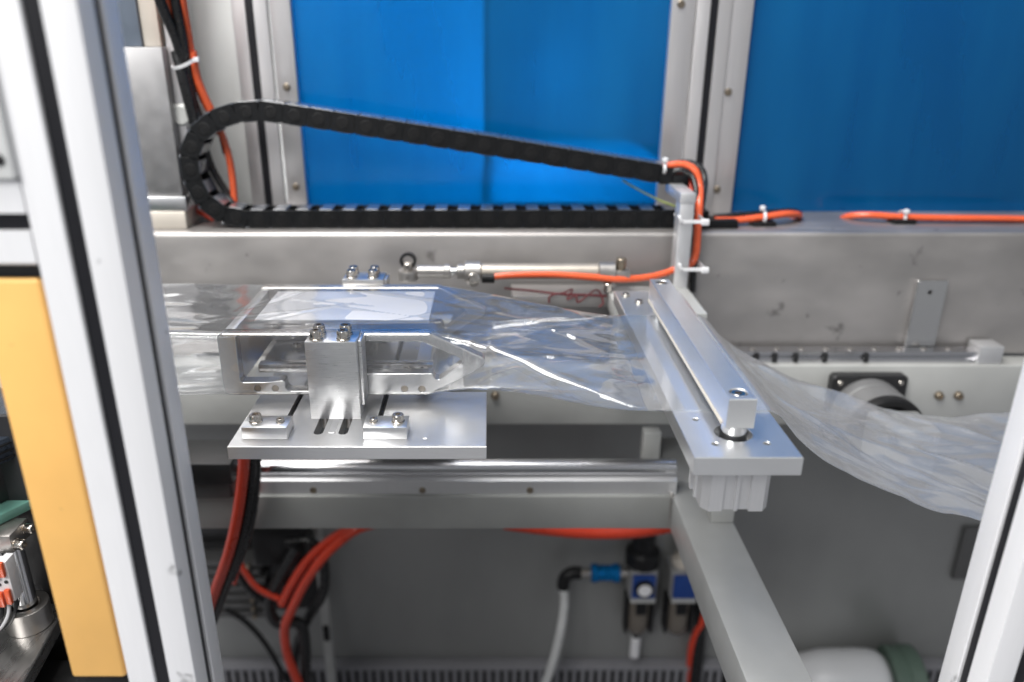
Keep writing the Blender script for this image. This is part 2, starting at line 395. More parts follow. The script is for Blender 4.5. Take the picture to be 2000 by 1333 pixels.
def profile_post(name, x0, x1, y0, y1, z0, z1, m, label, faces, group=None, slot=8.2, cat='post', slotm=None):
    """upright slotted aluminium profile; faces: which sides carry a slot"""
    t = thing(name, ((x0 + x1) / 2, (y0 + y1) / 2, z0), label, cat, group)
    cx, cy = (x0 + x1) / 2, (y0 + y1) / 2; h = slot / 2; d = 4.2; c = 1.0
    pts = [(x0 + c, y0)]
    if '-y' in faces: pts += [(cx - h - .6, y0), (cx - h, y0 + .8), (cx - h, y0 + d), (cx + h, y0 + d), (cx + h, y0 + .8), (cx + h + .6, y0)]
    pts += [(x1 - c, y0), (x1 - .3, y0 + .3), (x1, y0 + c)]
    if '+x' in faces: pts += [(x1, cy - h - .6), (x1 - .8, cy - h), (x1 - d, cy - h), (x1 - d, cy + h), (x1 - .8, cy + h), (x1, cy + h + .6)]
    pts += [(x1, y1 - c), (x1 - .3, y1 - .3), (x1 - c, y1), (x0 + c, y1), (x0 + .3, y1 - .3), (x0, y1 - c)]
    if '-x' in faces: pts += [(x0, cy + h + .6), (x0 + .8, cy + h), (x0 + d, cy + h), (x0 + d, cy - h), (x0 + .8, cy - h), (x0, cy - h - .6)]
    pts += [(x0, y0 + c), (x0 + .3, y0 + .3)]
    MB().plate(pts, [], z0, z1, XY, ch=0).build('profile_body', m, t, 25)
    sm = slotm or SLOT
    if '-y' in faces: MB().box(cx - h + .15, cx + h - .15, y0 + 2.0, y0 + d - .1, z0 + 1, z1 - 1, .3, 1).build('slot_cover', sm, t)
    if '+x' in faces: MB().box(x1 - d + .1, x1 - 2.0, cy - h + .15, cy + h - .15, z0 + 1, z1 - 1, .3, 1).build('slot_cover', sm, t)
    if '-x' in faces: MB().box(x0 + 2.0, x0 + d - .1, cy - h + .15, cy + h - .15, z0 + 1, z1 - 1, .3, 1).build('slot_cover', sm, t)
    return t

# ================================================================== THE SETTING
tag(MB().box(-1500, 2000, -800, 2600, -990, -980, 0).build('floor', DUCT), kind='structure')
tag(MB().box(-900, 1100, 985, 988, -980, -215, 0).build('back_wall', WALL), kind='structure')
tag(MB().box(-1500, 2000, 2300, 2310, -978, 1600, 0).build('hall_wall', BROWN), kind='structure')
sk = MB().box(-230, 350, 364, 368, -975, -420, .5, 1).build('light_block_skirt', WHITE)  # unseen panel added to keep light out of the lower interior
tag(sk, 'unseen white skirt panel added between the front posts to block light below the opening', 'panel')

# ---- blue tinted panes in their frames, and the backdrops added behind them
def pz2(px, py, Y):
    p = P(px, py, Y); return (p.x, p.z)
def pane(x0, x1, label, strips, screws):
    t = thing('blue_panel', ((x0 + x1) / 2, 925, -210), label, 'panel', 'blue tinted guard panels')
    MB().box(x0 - 4, x1 + 4, 926, 931, -210, 620, 0).build('pane', BLUE, t)
    for a, b in strips:
        MB().box(a, b, 915, 925, -205, 615, .8).build('frame_strip', RPOST, t)
    MB().box(strips[0][0], strips[-1][1], 915, 925, 616, 640, .8).build('frame_strip', RPOST, t)
    for x, z in screws:
        MB().lathe((x, 915, z), (0, -1, 0), [(4.2, 0), (4.2, 1.2), (3.2, 2.6), (1.6, 2.8), (1.5, 1.6)], 16).build('screw', BRASS, t)
    return t
xl = P(588, 210, 926).x; xr = P(1293, 210, 926).x
xl2 = P(1440, 250, 926).x
f_l = P(545, 210, 915).x; f_r = P(1336, 100, 915).x
pane(xl, xr, 'large blue tinted panel behind the middle of the drag chain', [(f_l, xl), (xr, xr + 25)],
     [pz2(560, 170, 915), pz2(578, 365, 915), pz2(1330, 8, 915)])
pane(xl2, xl2 + 560, 'blue tinted panel at the right, above the orange hose on the ledge', [(xl2 - 23, xl2), (xl2 + 560, xl2 + 583)],
     [pz2(1422, 180, 915), pz2(1400, 370, 915)])
def rear_post(x0, label):
    return profile_post('rear_post', x0, x0 + 38, 912, 952, -210, 700, RPOST, label, ('-y',), 'rear slotted uprights', slot=8.5)
rear_post(xr + 26.5, 'grey slotted upright between the two blue panels')
rear_post(f_l - 40.5, 'grey slotted upright between white panel and left blue panel')
wp = MB().box(f_l - 190, f_l - 42, 930, 934, -208, 700, .5, 1).build('wall_panel', WHITE)
tag(wp, 'white speckled wall panel behind the cable bundle at upper left', 'panel')
# backdrop boxes added beyond the panes to set their brightness
hb = MB().box(-900, P(945, 200, 1500).x, 1500, 1900, -978, 1000, 4).build('pane_backdrop', WHITE)  # pale box added behind the pane to brighten its left half
tag(hb, 'pale backdrop box added to brighten left half of middle blue panel', 'backdrop')
hc = thing('pane_glow_boxes', (260, 1500, -978), 'white and grey backdrop boxes added for the glow in right half of middle blue panel', 'machine')
hx = P(950, 350, 1450).x
MB().box(hx, hx + 330, 1430, 1700, -978, P(1000, 300, 1450).z, 40).build('body', WHITE, hc)  # white block added to catch light and glow through the pane
MB().box(hx + 2, hx + 700, 1720, 1760, -978, 1000, 4).build('rear_case', LGREY, hc)
hd = MB().box(P(1420, 200, 1500).x, 1700, 1500, 1900, -978, 330, 5).build('pane_backdrop', mat('dark_slate_backdrop', (.13, .15, .17), 0, .5, (4, 4, 4), 1, .1, .05))  # dark box added behind the right pane to deepen its tone
tag(hd, 'dark backdrop box added to deepen the right blue panel', 'backdrop')

# ---- stained stainless channel: ledge on top, face below
t = thing('stainless_channel', (200, 870, -333), 'stained stainless channel with ledge carrying the drag chain', 'channel')
prof = [(818, -333), (818, -199.5), (819, -196.5), (822, -195), (985, -195), (985, -198), (823, -198), (821, -200), (821, -333)]
MB().plate(prof, [], -640, 900, YZ, ch=0).build('folded_sheet', STEEL, t, 50)
p0 = P(1793, 548, 812); p1 = P(1852, 560, 812)
tb = MB(); tb.plate(round_poly([(p0.x, -322), (p1.x - 1, -322), (p1.x - 1, p0.z), (p0.x, p0.z)], 1.5), [circ2(p0.x + 15, p0.z - 13, 2.6, 14)], 811, 817.5, XZ, ch=.5)
tag(tb.build('mounting_tab', FRAMEM), 'small bright rectangular tab with one hole on the stained channel', 'tab')

# ---- upper support beam, its rail, the gear motor
t = thing('support_beam', (100, 800, -408), 'light grey support beam under the stained channel', 'beam')
MB().box(-640, 900, 788, 817, -408, -336, 1.5).build('beam_body', GREY, t)
for px, py in ((1833, 772), (1871, 772), (967, 772), (1905, 771)):
    if px == 1905: continue
    c = P(px, py, 788)
    add_screw(t, (c.x, 788, c.z), (0, -1, 0), 4.4, 4, 0.8, BRASS)
t = thing('linear_rail', (400, 803, -336), 'short linear rail with end block on top of the light grey beam', 'rail')
MB().plate([(795, -335.8), (811, -335.8), (811, -331), (808.5, -329), (811, -326), (811, -322.5), (795, -322.5), (795, -326), (797.5, -329), (795, -331)], [], 120, 537, YZ, ch=0).build('rail_bar', RAIL, t)
for k in range(9):
    x = 290 + k * 27.0
    MB().cyl((x, 803, -322.6), (x, 803, -321.6), 3.4, 16).build('hole_plug', SATIN, t)
for k, x in enumerate((290, 310, 333, 365, 410)):
    MB().box(x, x + 5, 792.5, 794.6, -334, -324, .4).build('rail_clip', DARKM, t)
MB().box(534, 560, 791, 815, -335.8, -315, .8).build('end_block', ANOD, t)
t = thing('gear_motor', (413, 760, -420), 'dark grey gear motor with square black flange on the beam', 'motor')
cz = -384
fl = [(x + 413, z + cz) for x, z in [(-41, -41), (41, -41), (41, 41), (-41, 41)]]
MB().plate(round_poly(fl, 6), [circ2(413 + sx * 33, cz + sz * 33, 3.2, 12) for sx in (-1, 1) for sz in (-1, 1)], 776, 787.8, XZ, ch=.7).build('flange', DARKM, t)
MB().lathe((413, 776, cz), (0, -1, 0), [(38, 0), (38, 14), (37, 15), (37, 17), (38, 18), (38, 42)], 48).build('gearbox', mat('matte_grey_casting', (.2, .2, .2), .3, .5), t)
MB().lathe((413, 734, cz), (0, -1, 0), [(37, 0), (38.5, 1), (38.5, 9), (36, 11), (30, 11), (30, 5)], 48).build('end_ring', BLACK, t)
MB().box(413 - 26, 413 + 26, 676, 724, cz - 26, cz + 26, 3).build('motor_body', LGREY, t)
for sx in (-1, 1):
    for sz in (-1, 1):
        MB().lathe((413 + sx * 33, 776.2, cz + sz * 33), (0, -1, 0), [(3, -3), (3, 1.5), (2.2, 2.2)], 12).build('flange_screw', NICK, t)
    MB().lathe((413 + sx * 20, 676, cz + 20), (0, -1, 0), [(3.6, 0), (3.6, 3), (2, 3.4)], 12).build('flange_screw', NICK, t)

# ---- lower beam with round guide rail, and the beam towards the front
t = thing('lower_beam', (-60, 720, -486), 'grey square lower beam carrying the round guide rail', 'beam')
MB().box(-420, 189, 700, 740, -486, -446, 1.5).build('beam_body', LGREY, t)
t = thing('guide_rail', (-60, 715, -446), 'bright supported guide rail on the lower beam', 'rail')
xa, xb = P(500, 940, 705).x, P(1322, 940, 705).x
MB().plate([(704, -445.8), (726, -445.8), (726, -440), (719, -427), (711, -427), (704, -430)], [], xa - 120, xb, YZ, ch=0).build('rail_base', ANOD, t)
MB().cyl((xa - 120, 716, -420), (xb, 716, -420), 8.5, 24, .5).build('guide_shaft', RAIL, t)
for px in (612, 825, 1035):
    x = P(px, 957, 704).x
    MB().lathe((x, 704, -441), (0, -1, 0), [(3.6, -1), (3.6, .6), (2.4, .9)], 14).build('screw', BRASS, t)
t = thing('carriage_block', (-330, 715, -430), 'dark carriage block at left end of the guide rail', 'carriage')
MB().box(-345, -262, 690, 742, -426, -402, 1).build('top_plate', DARKM, t)
MB().box(-340, -268, 694, 738, -445, -427, 1).build('bearing_housing', mat('dull_dark_steel', (.14, .14, .14), .6, .45), t)
t = thing('frame_beam', (215, 560, -486), 'long grey square beam running from guide rail towards the front', 'beam')
MB().box(190, 240, 380, 830, -486, -446, 2).build('beam_body', mat('satin_grey_steel', (.42, .425, .42), .35, .45, (40, 40, 40), 1, .04, .06, .05, .0002, cloud=.1, cloud_scale=9), t)
wb = random.Random(4)
for pts in ([(189.8, 700 - .3 + k, -445.6) for k in range(0, 41, 2)], [(189.6, 699.6, -446 - k) for k in range(0, 40, 2)]):
    MB().tube([(x + wb.uniform(-.5, .3), y + wb.uniform(-.3, .3), z + wb.uniform(-.4, .4)) for x, y, z in pts], 1.9, 8, 3).build('weld_bead', SATIN, t)
t = thing('support_column', (228, 655, -446), 'short pale column on the long beam under the aluminium sealing plate', 'column')
MB().box(217, 239, 652, 680, -445.8, -312, 1).build('column_body', GREY, t)
MB().box(150, 239, 650, 682, -311.5, -296, 1).build('arm', GREY, t)
MB().box(150, 172, 652, 680, -295.5, -244.5, 1).build('riser', GREY, t)
t = MB().box(P(1257, 870, 770).x, P(1290, 870, 770).x, 770, 786, -470, -409, 1).build('upright_strut', GREY)
tag(t, 'slim pale upright strut behind the guide rail end', 'strut')
t = thing('slotted_strut', (-265, 930, -980), 'thin pale strut with dark clip behind the red hoses at lower left', 'strut')
sx0 = P(612, 1040, 935).x
MB().box(sx0, sx0 + 13, 930, 940, -979, -560, .8).build('strut_body', GREY, t)
MB().box(sx0 + 2, sx0 + 11, 927, 930, -842, -815, .5).build('clip', BLACK, t)

# ================================================================== SLIDING PLATFORM WITH THE FORMING FRAME
PT = -265.6
t = thing('mounting_plate', (-92, 610, -276), 'flat aluminium mounting plate with slots under the forming frame', 'plate')
outer = [(-182.5, 480), (-2.5, 480), (-2.5, 570), (-48, 570), (-48, 740), (-182.5, 740)]
holes = [stad2(-123.4, 501, 570, 3.4), stad2(-105.6, 501, 570, 3.4), stad2(-123.4, 650, 719, 3.4), stad2(-105.6, 650, 719, 3.4),
         [(-152, 512), (-148, 512), (-148, 700), (-152, 700)], [(-84, 512), (-80, 512), (-80, 700), (-84, 700)], circ2(-46, 492, 1.6, 12)]
MB().plate(outer, holes, -275.8, PT, XY, ch=.45).build('plate_body', ALU, t)
MB().box(-182, -3, 481, 739, -275.6, -270.5, 0).build('slot_floor', mat('dark_slot_floor', (.03, .03, .03), .6, .5), t) if False else None
for x in (-150, -82): MB().box(x - 1.9, x + 1.9, 512.2, 699.8, -275, -270, 0).build('slot_bar', DARKM, t)
MB().box(-116.2, -111.8, 500, 719, PT + .02, PT + .35, .1, 1).build('key_strip', ALUF, t)
MB().lathe((-46, 492, -270), (0, 0, 1), [(1.5, 0), (1.5, 4.2)], 12).build('plug', NYLON, t)
MB().box(-140, -40, 690, 787.5, -335, -276.2, 1).build('bracket', GREY, t)
MB().box(-150, -30, 780, 787.6, -400, -336, 1).build('bracket', GREY, t)

def clamp(x0, x1, y0, y1, screws, label):
    t = thing('clamp_block', ((x0 + x1) / 2, (y0 + y1) / 2, PT), label, 'clamp', 'small clamp blocks on the mounting plate')
    MB().box(x0, x1, y0, y1, PT + .05, -256.3, .45).build('block_body', ALUF, t)
    for kind, x, y in screws:
        if kind == 'c': add_screw(t, (x, y, -256.3), r=4.2, h=5.0, washer=.9)
        else: add_screw(t, (x, y, -256.4), r=2.7, h=2.4, washer=.4, name='set_screw')
    return t
clamp(-175, -143, 490.5, 509.5, [('c', -167, 500), ('s', -149.5, 499.5)], 'left of the two front clamp blocks, tall screw at its left end')
clamp(-89.5, -58.5, 490.5, 509.5, [('s', -83, 500), ('c', -65.5, 500)], 'right of the two front clamp blocks, tall screw at its right end')
clamp(-175, -143, 711, 730, [('c', -167, 720), ('s', -149.5, 720)], 'rear clamp block at the left behind the forming frame')
clamp(-89.5, -58.5, 711, 730, [('s', -83, 720), ('c', -65.5, 720)], 'rear clamp block at the right behind the forming frame')

def guide_block(y0, y1, rear, label):
    t = thing('guide_block', (-114.4, (y0 + y1) / 2, PT), label, 'block', 'tall guide blocks with four screws')
    b = MB().box(-132.9, -95.9, y0, y1, PT + .05, -203.9, .5)
    b.build('block_body', ALUV, t)
    yy = y1 if not rear else y0
    MB().box(-95.8, -93.2, y0 + 6, y1 - 1, PT + 9, -205.5, .6).build('side_rib', ALUV, t)
    MB().box(-116, -112.8, y0 - .8 if not rear else y1 - 4, y0 + 4 if not rear else y1 + .8, PT - 2.6, PT + .02, .2).build('key', ALUF, t)
    for x in (-123.4, -105.6): MB().cyl((x, (y0 + y1) / 2 - 7, PT - 9), (x, (y0 + y1) / 2 - 7, PT + .2), 2.6, 14).build('stud', NICK, t)
    for x in (-125.3, -105.8):
        for y in ((y0 + 5.3, y0 + 17) if not rear else (y0 + 7, y0 + 19)):
            add_screw(t, (x, y, -203.9), r=4.3, h=6.0, washer=1.2)
    return t
guide_block(521.5, 546.4, False, 'tall brushed guide block with four screws in front of the clear film')
guide_block(675, 700, True, 'guide block with four screws behind the clear film')

# forming frame (two open plates that hold the tube of film open)
t = thing('forming_frame', (-105, 610, -259), 'polished aluminium forming frame with open window inside the clear film', 'frame')
Q = lambda px, py: (P(px, py, 548).x, P(px, py, 548).z)
outer = round_poly([(-205, -258.4), (-48, -258.4), (-6, -235), (-3.4, -231), (-5, -227.5), (-45, -207.6), (-205, -207.6)], [7, 1, 2, 2, 2, 2, 5], 5)
win = round_poly([Q(459, 656), Q(640, 656), Q(650, 666), Q(824, 667), Q(898, 699), Q(904, 708), Q(859, 742), Q(848, 740), Q(845, 730), Q(650, 730),
                  Q(648, 764), Q(564, 764), Q(557, 757), Q(555, 743), Q(520, 747), Q(469, 747)], [1.5, 1, 1, 2, 2, 3, 2, 2, 1, 1, 1, 3, 3, 2, 2, 3], 4)
hol = [circ2(*Q(px, py), 2.7, 16) for px, py in ((503, 759), (537.5, 759), (790, 760), (824, 760))]
MB().plate(outer, [win] + hol, 548, 559, XZ, ch=.9, hch=.35).build('front_plate', FRAMEM, t)
for h in hol:
    cx = sum(p[0] for p in h) / 16; cz2 = sum(p[1] for p in h) / 16
    MB().cyl((cx, 549.5, cz2), (cx, 558, cz2), 2.68, 16).build('set_screw', BRASS, t)
MB().plate(outer, [win] + hol, 663, 674, XZ, ch=.9, hch=.35).build('rear_plate', SATIN, t)  # darker metal than the front plate, stands in for dark reflections
MB().box(-186, -48, 582, 656, -212, -208.6, .5).build('top_plate', mat('white_milled_plate', (.62, .62, .64), .5, .5, (70, 900, 900), 1, .03, .05), t)
MB().box(-60, -49, 559.2, 662.8, -257.5, -247, .8).build('spacer_bar', ALUF, t)
MB().box(-204, -196, 559.2, 662.8, -256, -210, .8).build('spacer_bar', ALUF, t)
MB().box(-185, -45.7, 575, 584, -251, -244, .5).build('inner_ledge', FRAMEM, t)
for px in (792, 824): 
    c = P(px, 721, 575); MB().cyl((c.x, 576, c.z), (c.x, 574.9, c.z), 2.1, 14).build('ledge_hole', DARKM, t)
c2 = thing('inner_clamp', (-176, 645, PT), 'small dark clamp with one screw seen through the window of the forming frame', 'clamp')
MB().box(-196, -158, 628, 690, PT + .1, -261.5, .4).build('clamp_base', DARKM, c2)
add_screw(c2, (-172, 650, -261.5), r=4.2, h=5, washer=.8)

# ================================================================== SEALING PLATE, PRESS BAR, CYLINDER
t = thing('sealing_plate', (153, 568, -244), 'long aluminium sealing plate lying under the press bar', 'plate')
hs = [circ2(152.6, 437, 11.6, 32), circ2(133.5, PZ(1370, 819, -232).y, 2.1, 14), circ2(PZ(1397, 867, -232).x, PZ(1397, 867, -232).y, 2.2, 14), circ2(PZ(1498, 866, -232).x, PZ(1498, 866, -232).y, 2.2, 14)]
MB().plate([(121, 406), (185.3, 406), (185.3, 730), (121, 730)], hs, -244.3, -232, XY, ch=.45, hch=.3).build('plate_body', ALUY, t)
for x, y in ((130, 715), (139, 694), (160, 715)):
    add_screw(t, (x, y, -232), r=3.6, h=2.2, washer=.6)
t = thing('press_bar', (152.6, 552, -224), 'square aluminium press bar on two rods above the sealing plate', 'bar')
bo = [(144, 427), (161.3, 427), (161.3, 678), (144, 678)]
MB().plate(bo, [circ2(152.7, 437, 5.6, 24), circ2(152.7, 668, 5.6, 24)], -224, -204, XY, ch=.5, hch=.3).build('bar_body', ALUY, t)
for y in (437, 668):
    MB().lathe((152.7, y, -236), (0, 0, 1), [(8, -8), (8, 5.4), (8, 11.9)], 32).build('rod', CHROME, t)
    s = cap_screw_mesh(MB(), (152.7, y, -209.4), (0, 0, 1), 4.9, 5, hexr=2.5).build('cap_screw', NICK, t)
    MB().lathe((152.7, y, -240), (0, 0, 1), [(8.6, 0), (8.6, 3.6)], 32).build('rod_seal', BLACK, t)
MB().box(143.2, 144.0 - .05, 434, 676, -224.8, -222.4, .3).build('edge_glint', CREAM, t)  # pale strip added as the bright reflected line along the bar edge
# compact cylinder
def compact_cylinder(yc, label):
    t = thing('compact_cylinder', (153, yc, -277), label, 'cylinder', 'compact air cylinders under the sealing plate')
    x0, x1, y0, y1 = 132, 174, yc - 20, yc + 20
    def side(a0, a1):
        c = (a0 + a1) / 2
        return [a0 + 5, c - 9, c - 8.4, c - 1.6, c - 1.6, c + 1.2, c + 1.2, c + 8.4, a1 - 5]
    pts = [(x0, y0 + 5), (x0 + 4.2, y0), (144.5, y0), (144.5, y0 + 2.2), (152, y0 + 2.2), (152, y0 + .3), (154.2, y0 + .3), (154.2, y0 + 2.4), (161.2, y0 + 2.4), (161.2, y0),
           (x1 - 4.2, y0), (x1, y0 + 5), (x1, y1 - 5), (x1 - 5, y1), (x0 + 5, y1), (x0, y1 - 5),
           (x0, yc + 9), (x0 - 1.2, yc + 9), (x0 - 1.2, yc + 6), (x0 + 2, yc + 6), (x0 + 2, yc - 1), (x0 - 1.2, yc - 1), (x0 - 1.2, yc - 4), (x0, yc - 4)]
    MB().plate(pts, [], -276.5, -244.6, XY, ch=0).build('cylinder_body', ANOD, t)
    return t
compact_cylinder(437, 'compact anodised air cylinder under the front end of the sealing plate')

# ================================================================== PLASTIC FILM
def sstep(a, b, x):
    t = max(0, min(1, (x - a) / (b - a))); return t * t * (3 - 2 * t)
SAG = [(-400, -231.2), (186, -231.2), (193, -235), (206, -250), (222, -264), (237, -275), (256, -286), (276, -295), (296, -303), (317, -309.5), (340, -315), (380, -321), (430, -326), (520, -329)]
def lerp_tab(tab, x):
    if x <= tab[0][0]: return tab[0][1]
    for (a, b), (c, d) in zip(tab, tab[1:]):
        if x <= c: return b + (d - b) * (x - a) / (c - a)
    return tab[-1][1]
rf = random.Random(11)
FOLDS = []
for k in range(30):       # creases across the tapering part: (x, w, angle, length, width, height)
    FOLDS.append((rf.uniform(-60, 118), rf.uniform(-1, 1), rf.uniform(-.75, .75), rf.uniform(30, 95), rf.uniform(1.6, 5.5), rf.uniform(-3.8, 4.2)))
for k in range(16):       # left of the frame
    FOLDS.append((rf.uniform(-300, -200), rf.uniform(-1, 1), rf.uniform(-.5, .5), rf.uniform(20, 60), rf.uniform(1.5, 4), rf.uniform(-2.2, 2.2)))
for k in range(26):       # hanging part
    FOLDS.append((rf.uniform(195, 440), rf.uniform(-1, 1), rf.uniform(-.9, .3), rf.uniform(40, 120), rf.uniform(2, 8), rf.uniform(-5, 5)))
def fold_disp(x, wy, layer):
    d = 0
    for i, (fx, fw, an, ln, wd, h) in enumerate(FOLDS):
        if (i % 3) == layer: continue
        cy = 562 + fw * 92
        dx, dy = x - fx, wy - cy
        ca, sa = math.cos(an), math.sin(an)
        u = dx * ca + dy * sa; v = -dx * sa + dy * ca
        if abs(u) > ln or abs(v) > wd * 5: continue
        d += h * math.exp(-abs(v) / wd) * (1 - (u / ln) ** 2)
    return d
PULL = [(-70, 640, -.42, 75, 1.6, .9), (-88, 600, -.35, 62, 1.3, .7), (-120, 655, -.5, 70, 1.8, -.8), (-150, 600, .6, 48, 2.2, 1.0), (-178, 635, .9, 50, 2.6, -1.3),
        (-60, 590, .5, 40, 1.5, .8), (-190, 590, .3, 45, 2, 1.0), (-105, 575, .05, 70, 1.6, .8), (-135, 625, -.25, 60, 1.2, .6)]
def pull(x, y):
    d = 0
    for fx, fy, an, ln, wd, h in PULL:
        ca, sa = math.cos(an), math.sin(an); dx, dy = x - fx, y - fy
        u = dx * ca + dy * sa; v = -dx * sa + dy * ca
        if abs(u) < ln and abs(v) < wd * 6: d += h * math.exp(-abs(v) / wd) * (1 - (u / ln) ** 2)
    return d
def section(x, n):
    """closed cross-section of the tube at x: list of (y, z, nearness to top)"""
    k = sstep(-40, 112, x); k2 = max(0, min(1, (x + 46) / 150))
    hh = (26.1 * (1 - k2) + .55 * k2); 
    yf = 547.3 * (1 - k) + 466 * k; yb = 674.8 * (1 - k) + 656 * k
    zc = lerp_tab(SAG, x) if x > 0 else (-233.0 * (1 - sstep(-46, 40, x)) + -231.2 * sstep(-46, 40, x))
    if x > 100: zc += 0
    if x < -208:                       # film loosens before it meets the frame
        q = sstep(-208, -260, x) if False else max(0, min(1, (-208 - x) / 60))
        hh += .8 * q; yf -= 1.0 * q; yb += 1.0 * q
    r = min(5.0 + 18 * k2 * (1 - k2), hh * .98)
    a = (yb - yf) / 2; c = (yb + yf) / 2
    pts = []
    # perimeter of a rounded rectangle, sampled evenly
    st = [2 * (a - r), math.pi / 2 * r, 2 * (hh - r), math.pi / 2 * r] * 2
    tot = sum(st)
    for i in range(n):
        s = tot * i / n; j = 0
        while s > st[j] and j < 7: s -= st[j]; j += 1
        f = s / st[j] if st[j] > 1e-9 else 0
        if j == 0: y, z = c - a + r + f * 2 * (a - r), hh
        elif j == 1: y, z = c + a - r + r * math.sin(f * math.pi / 2), hh - r + r * math.cos(f * math.pi / 2)
        elif j == 2: y, z = c + a, hh - r - f * 2 * (hh - r)
        elif j == 3: y, z = c + a - r + r * math.cos(f * math.pi / 2), -hh + r - r * math.sin(f * math.pi / 2)
        elif j == 4: y, z = c + a - r - f * 2 * (a - r), -hh
        elif j == 5: y, z = c - a + r - r * math.sin(f * math.pi / 2), -hh + r - r * math.cos(f * math.pi / 2)
        elif j == 6: y, z = c - a, -hh + r + f * 2 * (hh - r)
        else: y, z = c - a + r - r * math.cos(f * math.pi / 2), hh - r + r * math.sin(f * math.pi / 2)
        pts.append((y, z + zc, (y - c) / max(a, 1), z / max(hh, .1)))
    return pts
def film():
    bm = bmesh.new(); NV = 200
    xs = []; x = -345.0
    while x < 500:
        xs.append(x); x += 1.7 if x > -230 else 2.5
    prev = None
    for x in xs:
        ring = []
        loose = sstep(-46, 10, x) * (1 - sstep(100, 121, x)) + sstep(187, 215, x) + (1 - sstep(-235, -204, x)) * .8
        span = 1 - sstep(-60, -20, x)
        for (y, z, ny, nz) in section(x, NV):
            top = sstep(-.6, .6, nz); up = 1 if nz > 0 else 0
            edge = 1 - abs(ny) ** 6
            d = fold_disp(x, y, 0 if up else 1) * loose
            big = noise.noise(Vector((x * .018, y * .03, 3.1 + up))) * 3.0 + noise.noise(Vector((x * .035, y * .06, 7 + up * 2))) * .8
            if x > 187: big = noise.noise(Vector((x * .014, y * .022, 9))) * 8 * sstep(187, 260, x) + noise.noise(Vector((x * .03 + y * .03, y * .05 - x * .02, 5 + .2 * up))) * 2.2
            d += big * loose
            zz = z; yy = y
            if abs(nz) > .75: 
                sg = 1 if nz > 0 else -1
                dd = d if x > 187 else d
                zz += dd * (edge if x < 187 else 1)
                if span > 0 and nz > 0:      # top sheet between the two plates: slack with diagonal pull lines
                    sl = (1 - min(1, abs(ny)) ** 4) * span
                    zz += sl * (-1.6 + noise.noise(Vector((x * .012 - y * .02, (y + x * .6) * .015, 1.7))) * 1.2 + pull(x, y))
                if span > 0 and nz < 0: zz += .3 * span * noise.noise(Vector((x * .04, y * .05, 8)))
            else:
                dd = d * .55
                if x < -46: dd = noise.noise(Vector((x * .06, z * .12, 2.2))) * .5 * (1 - abs(nz)) + d * .4
                yy += dd
            if x > 187:
                yy += sstep(187, 240, x) * (noise.noise(Vector((x * .035, 0, 2 if ny < 0 else 6))) * 4 + noise.noise(Vector((x * .12, 0, 3))) * 1.2) * abs(ny)
            if 121 <= x <= 186: zz = max(zz, -231.9 + (.0 if nz < 0 else .35))
            ring.append(bm.verts.new((yy * 0 + x, yy, zz)))
        if prev:
            for k in range(NV):
                bm.faces.new([prev[k], prev[(k + 1) % NV], ring[(k + 1) % NV], ring[k]])
        prev = ring
    m = MB(); m.bm.free(); m.bm = bm
    o = m.build('plastic_film', FILM, None, 80)
    o.data.materials.append(FILMH)
    for p in o.data.polygons:
        if p.center.x * 1000 + ORG[o.name].x > 155: p.material_index = 1
    return tag(o, 'clear crinkled plastic film tube pulled over the frame and under the press bar', 'film')
film()

# ================================================================== BRACKET POST, DRAG CHAIN, HOSES
t = thing('bracket_post', (198, 785, -262), 'slim grey bracket post holding end of the upper drag chain run', 'post')
a = P(1330, 378, 780); b = P(1362, 378, 780)
MB().box(a.x, b.x - 1, 780, 850, a.z - 10, a.z, .6).build('top_arm', ANOD, t)
MB().box(a.x + .5, b.x - 1.5, 780.5, 800, -248, a.z - 10.3, .6).build('post_body', ANOD, t)
MB().box(186, 209, 764, 800, -263, -248.3, .6).build('foot', ANOD, t)
for x in (192, 203): add_screw(t, (x, 771, -248.3), r=3.4, h=2.6, washer=.5)
t = thing('carriage_bracket', (160, 760, -334), 'grey carriage bracket joining the sealing plate to the support beam', 'bracket')
MB().box(122, 206, 700, 787.5, -263.4, -245, .8).build('top_plate', GREY, t)
MB().box(130, 200, 745, 787.2, -330, -263.8, .8).build('web', GREY, t)

def catmull(pts, sub=40):
    q = [2 * pts[0] - pts[1]] + pts + [2 * pts[-1] - pts[-2]]; out = []
    for i in range(1, len(q) - 2):
        for j in range(sub):
            t = j / sub; a, b, c, d = q[i - 1], q[i], q[i + 1], q[i + 2]
            out.append(0.5 * ((2 * b) + (c - a) * t + (2 * a - 5 * b + 4 * c - d) * t * t + (3 * b - a - 3 * c + d) * t ** 3))
    return out + [pts[-1]]
chain = thing('drag_chain', (-40, 850, -195), 'black articulated drag chain looping over the ledge', 'cable chain')
yc = 850.0
lo = [P(px, 430, 836) for px in (1330, 1200, 1000, 800, 600, 480)]
for p in lo: p.z = -184.4
cv = [P(px, py, 836) for px, py in ((432, 419), (398, 394), (374, 350), (367, 305), (383, 265), (415, 236), (455, 221), (505, 216), (560, 223), (620, 232), (800, 260), (1000, 292), (1200, 325), (1292, 340))]
path = catmull(lo + cv)
cum = [0]
for i in range(1, len(path)): cum.append(cum[-1] + (path[i] - path[i - 1]).length)
def at_len(s):
    for i in range(1, len(cum)):
        if cum[i] >= s:
            f = (s - cum[i - 1]) / max(1e-9, cum[i] - cum[i - 1]); return path[i - 1].lerp(path[i], f)
    return path[-1]
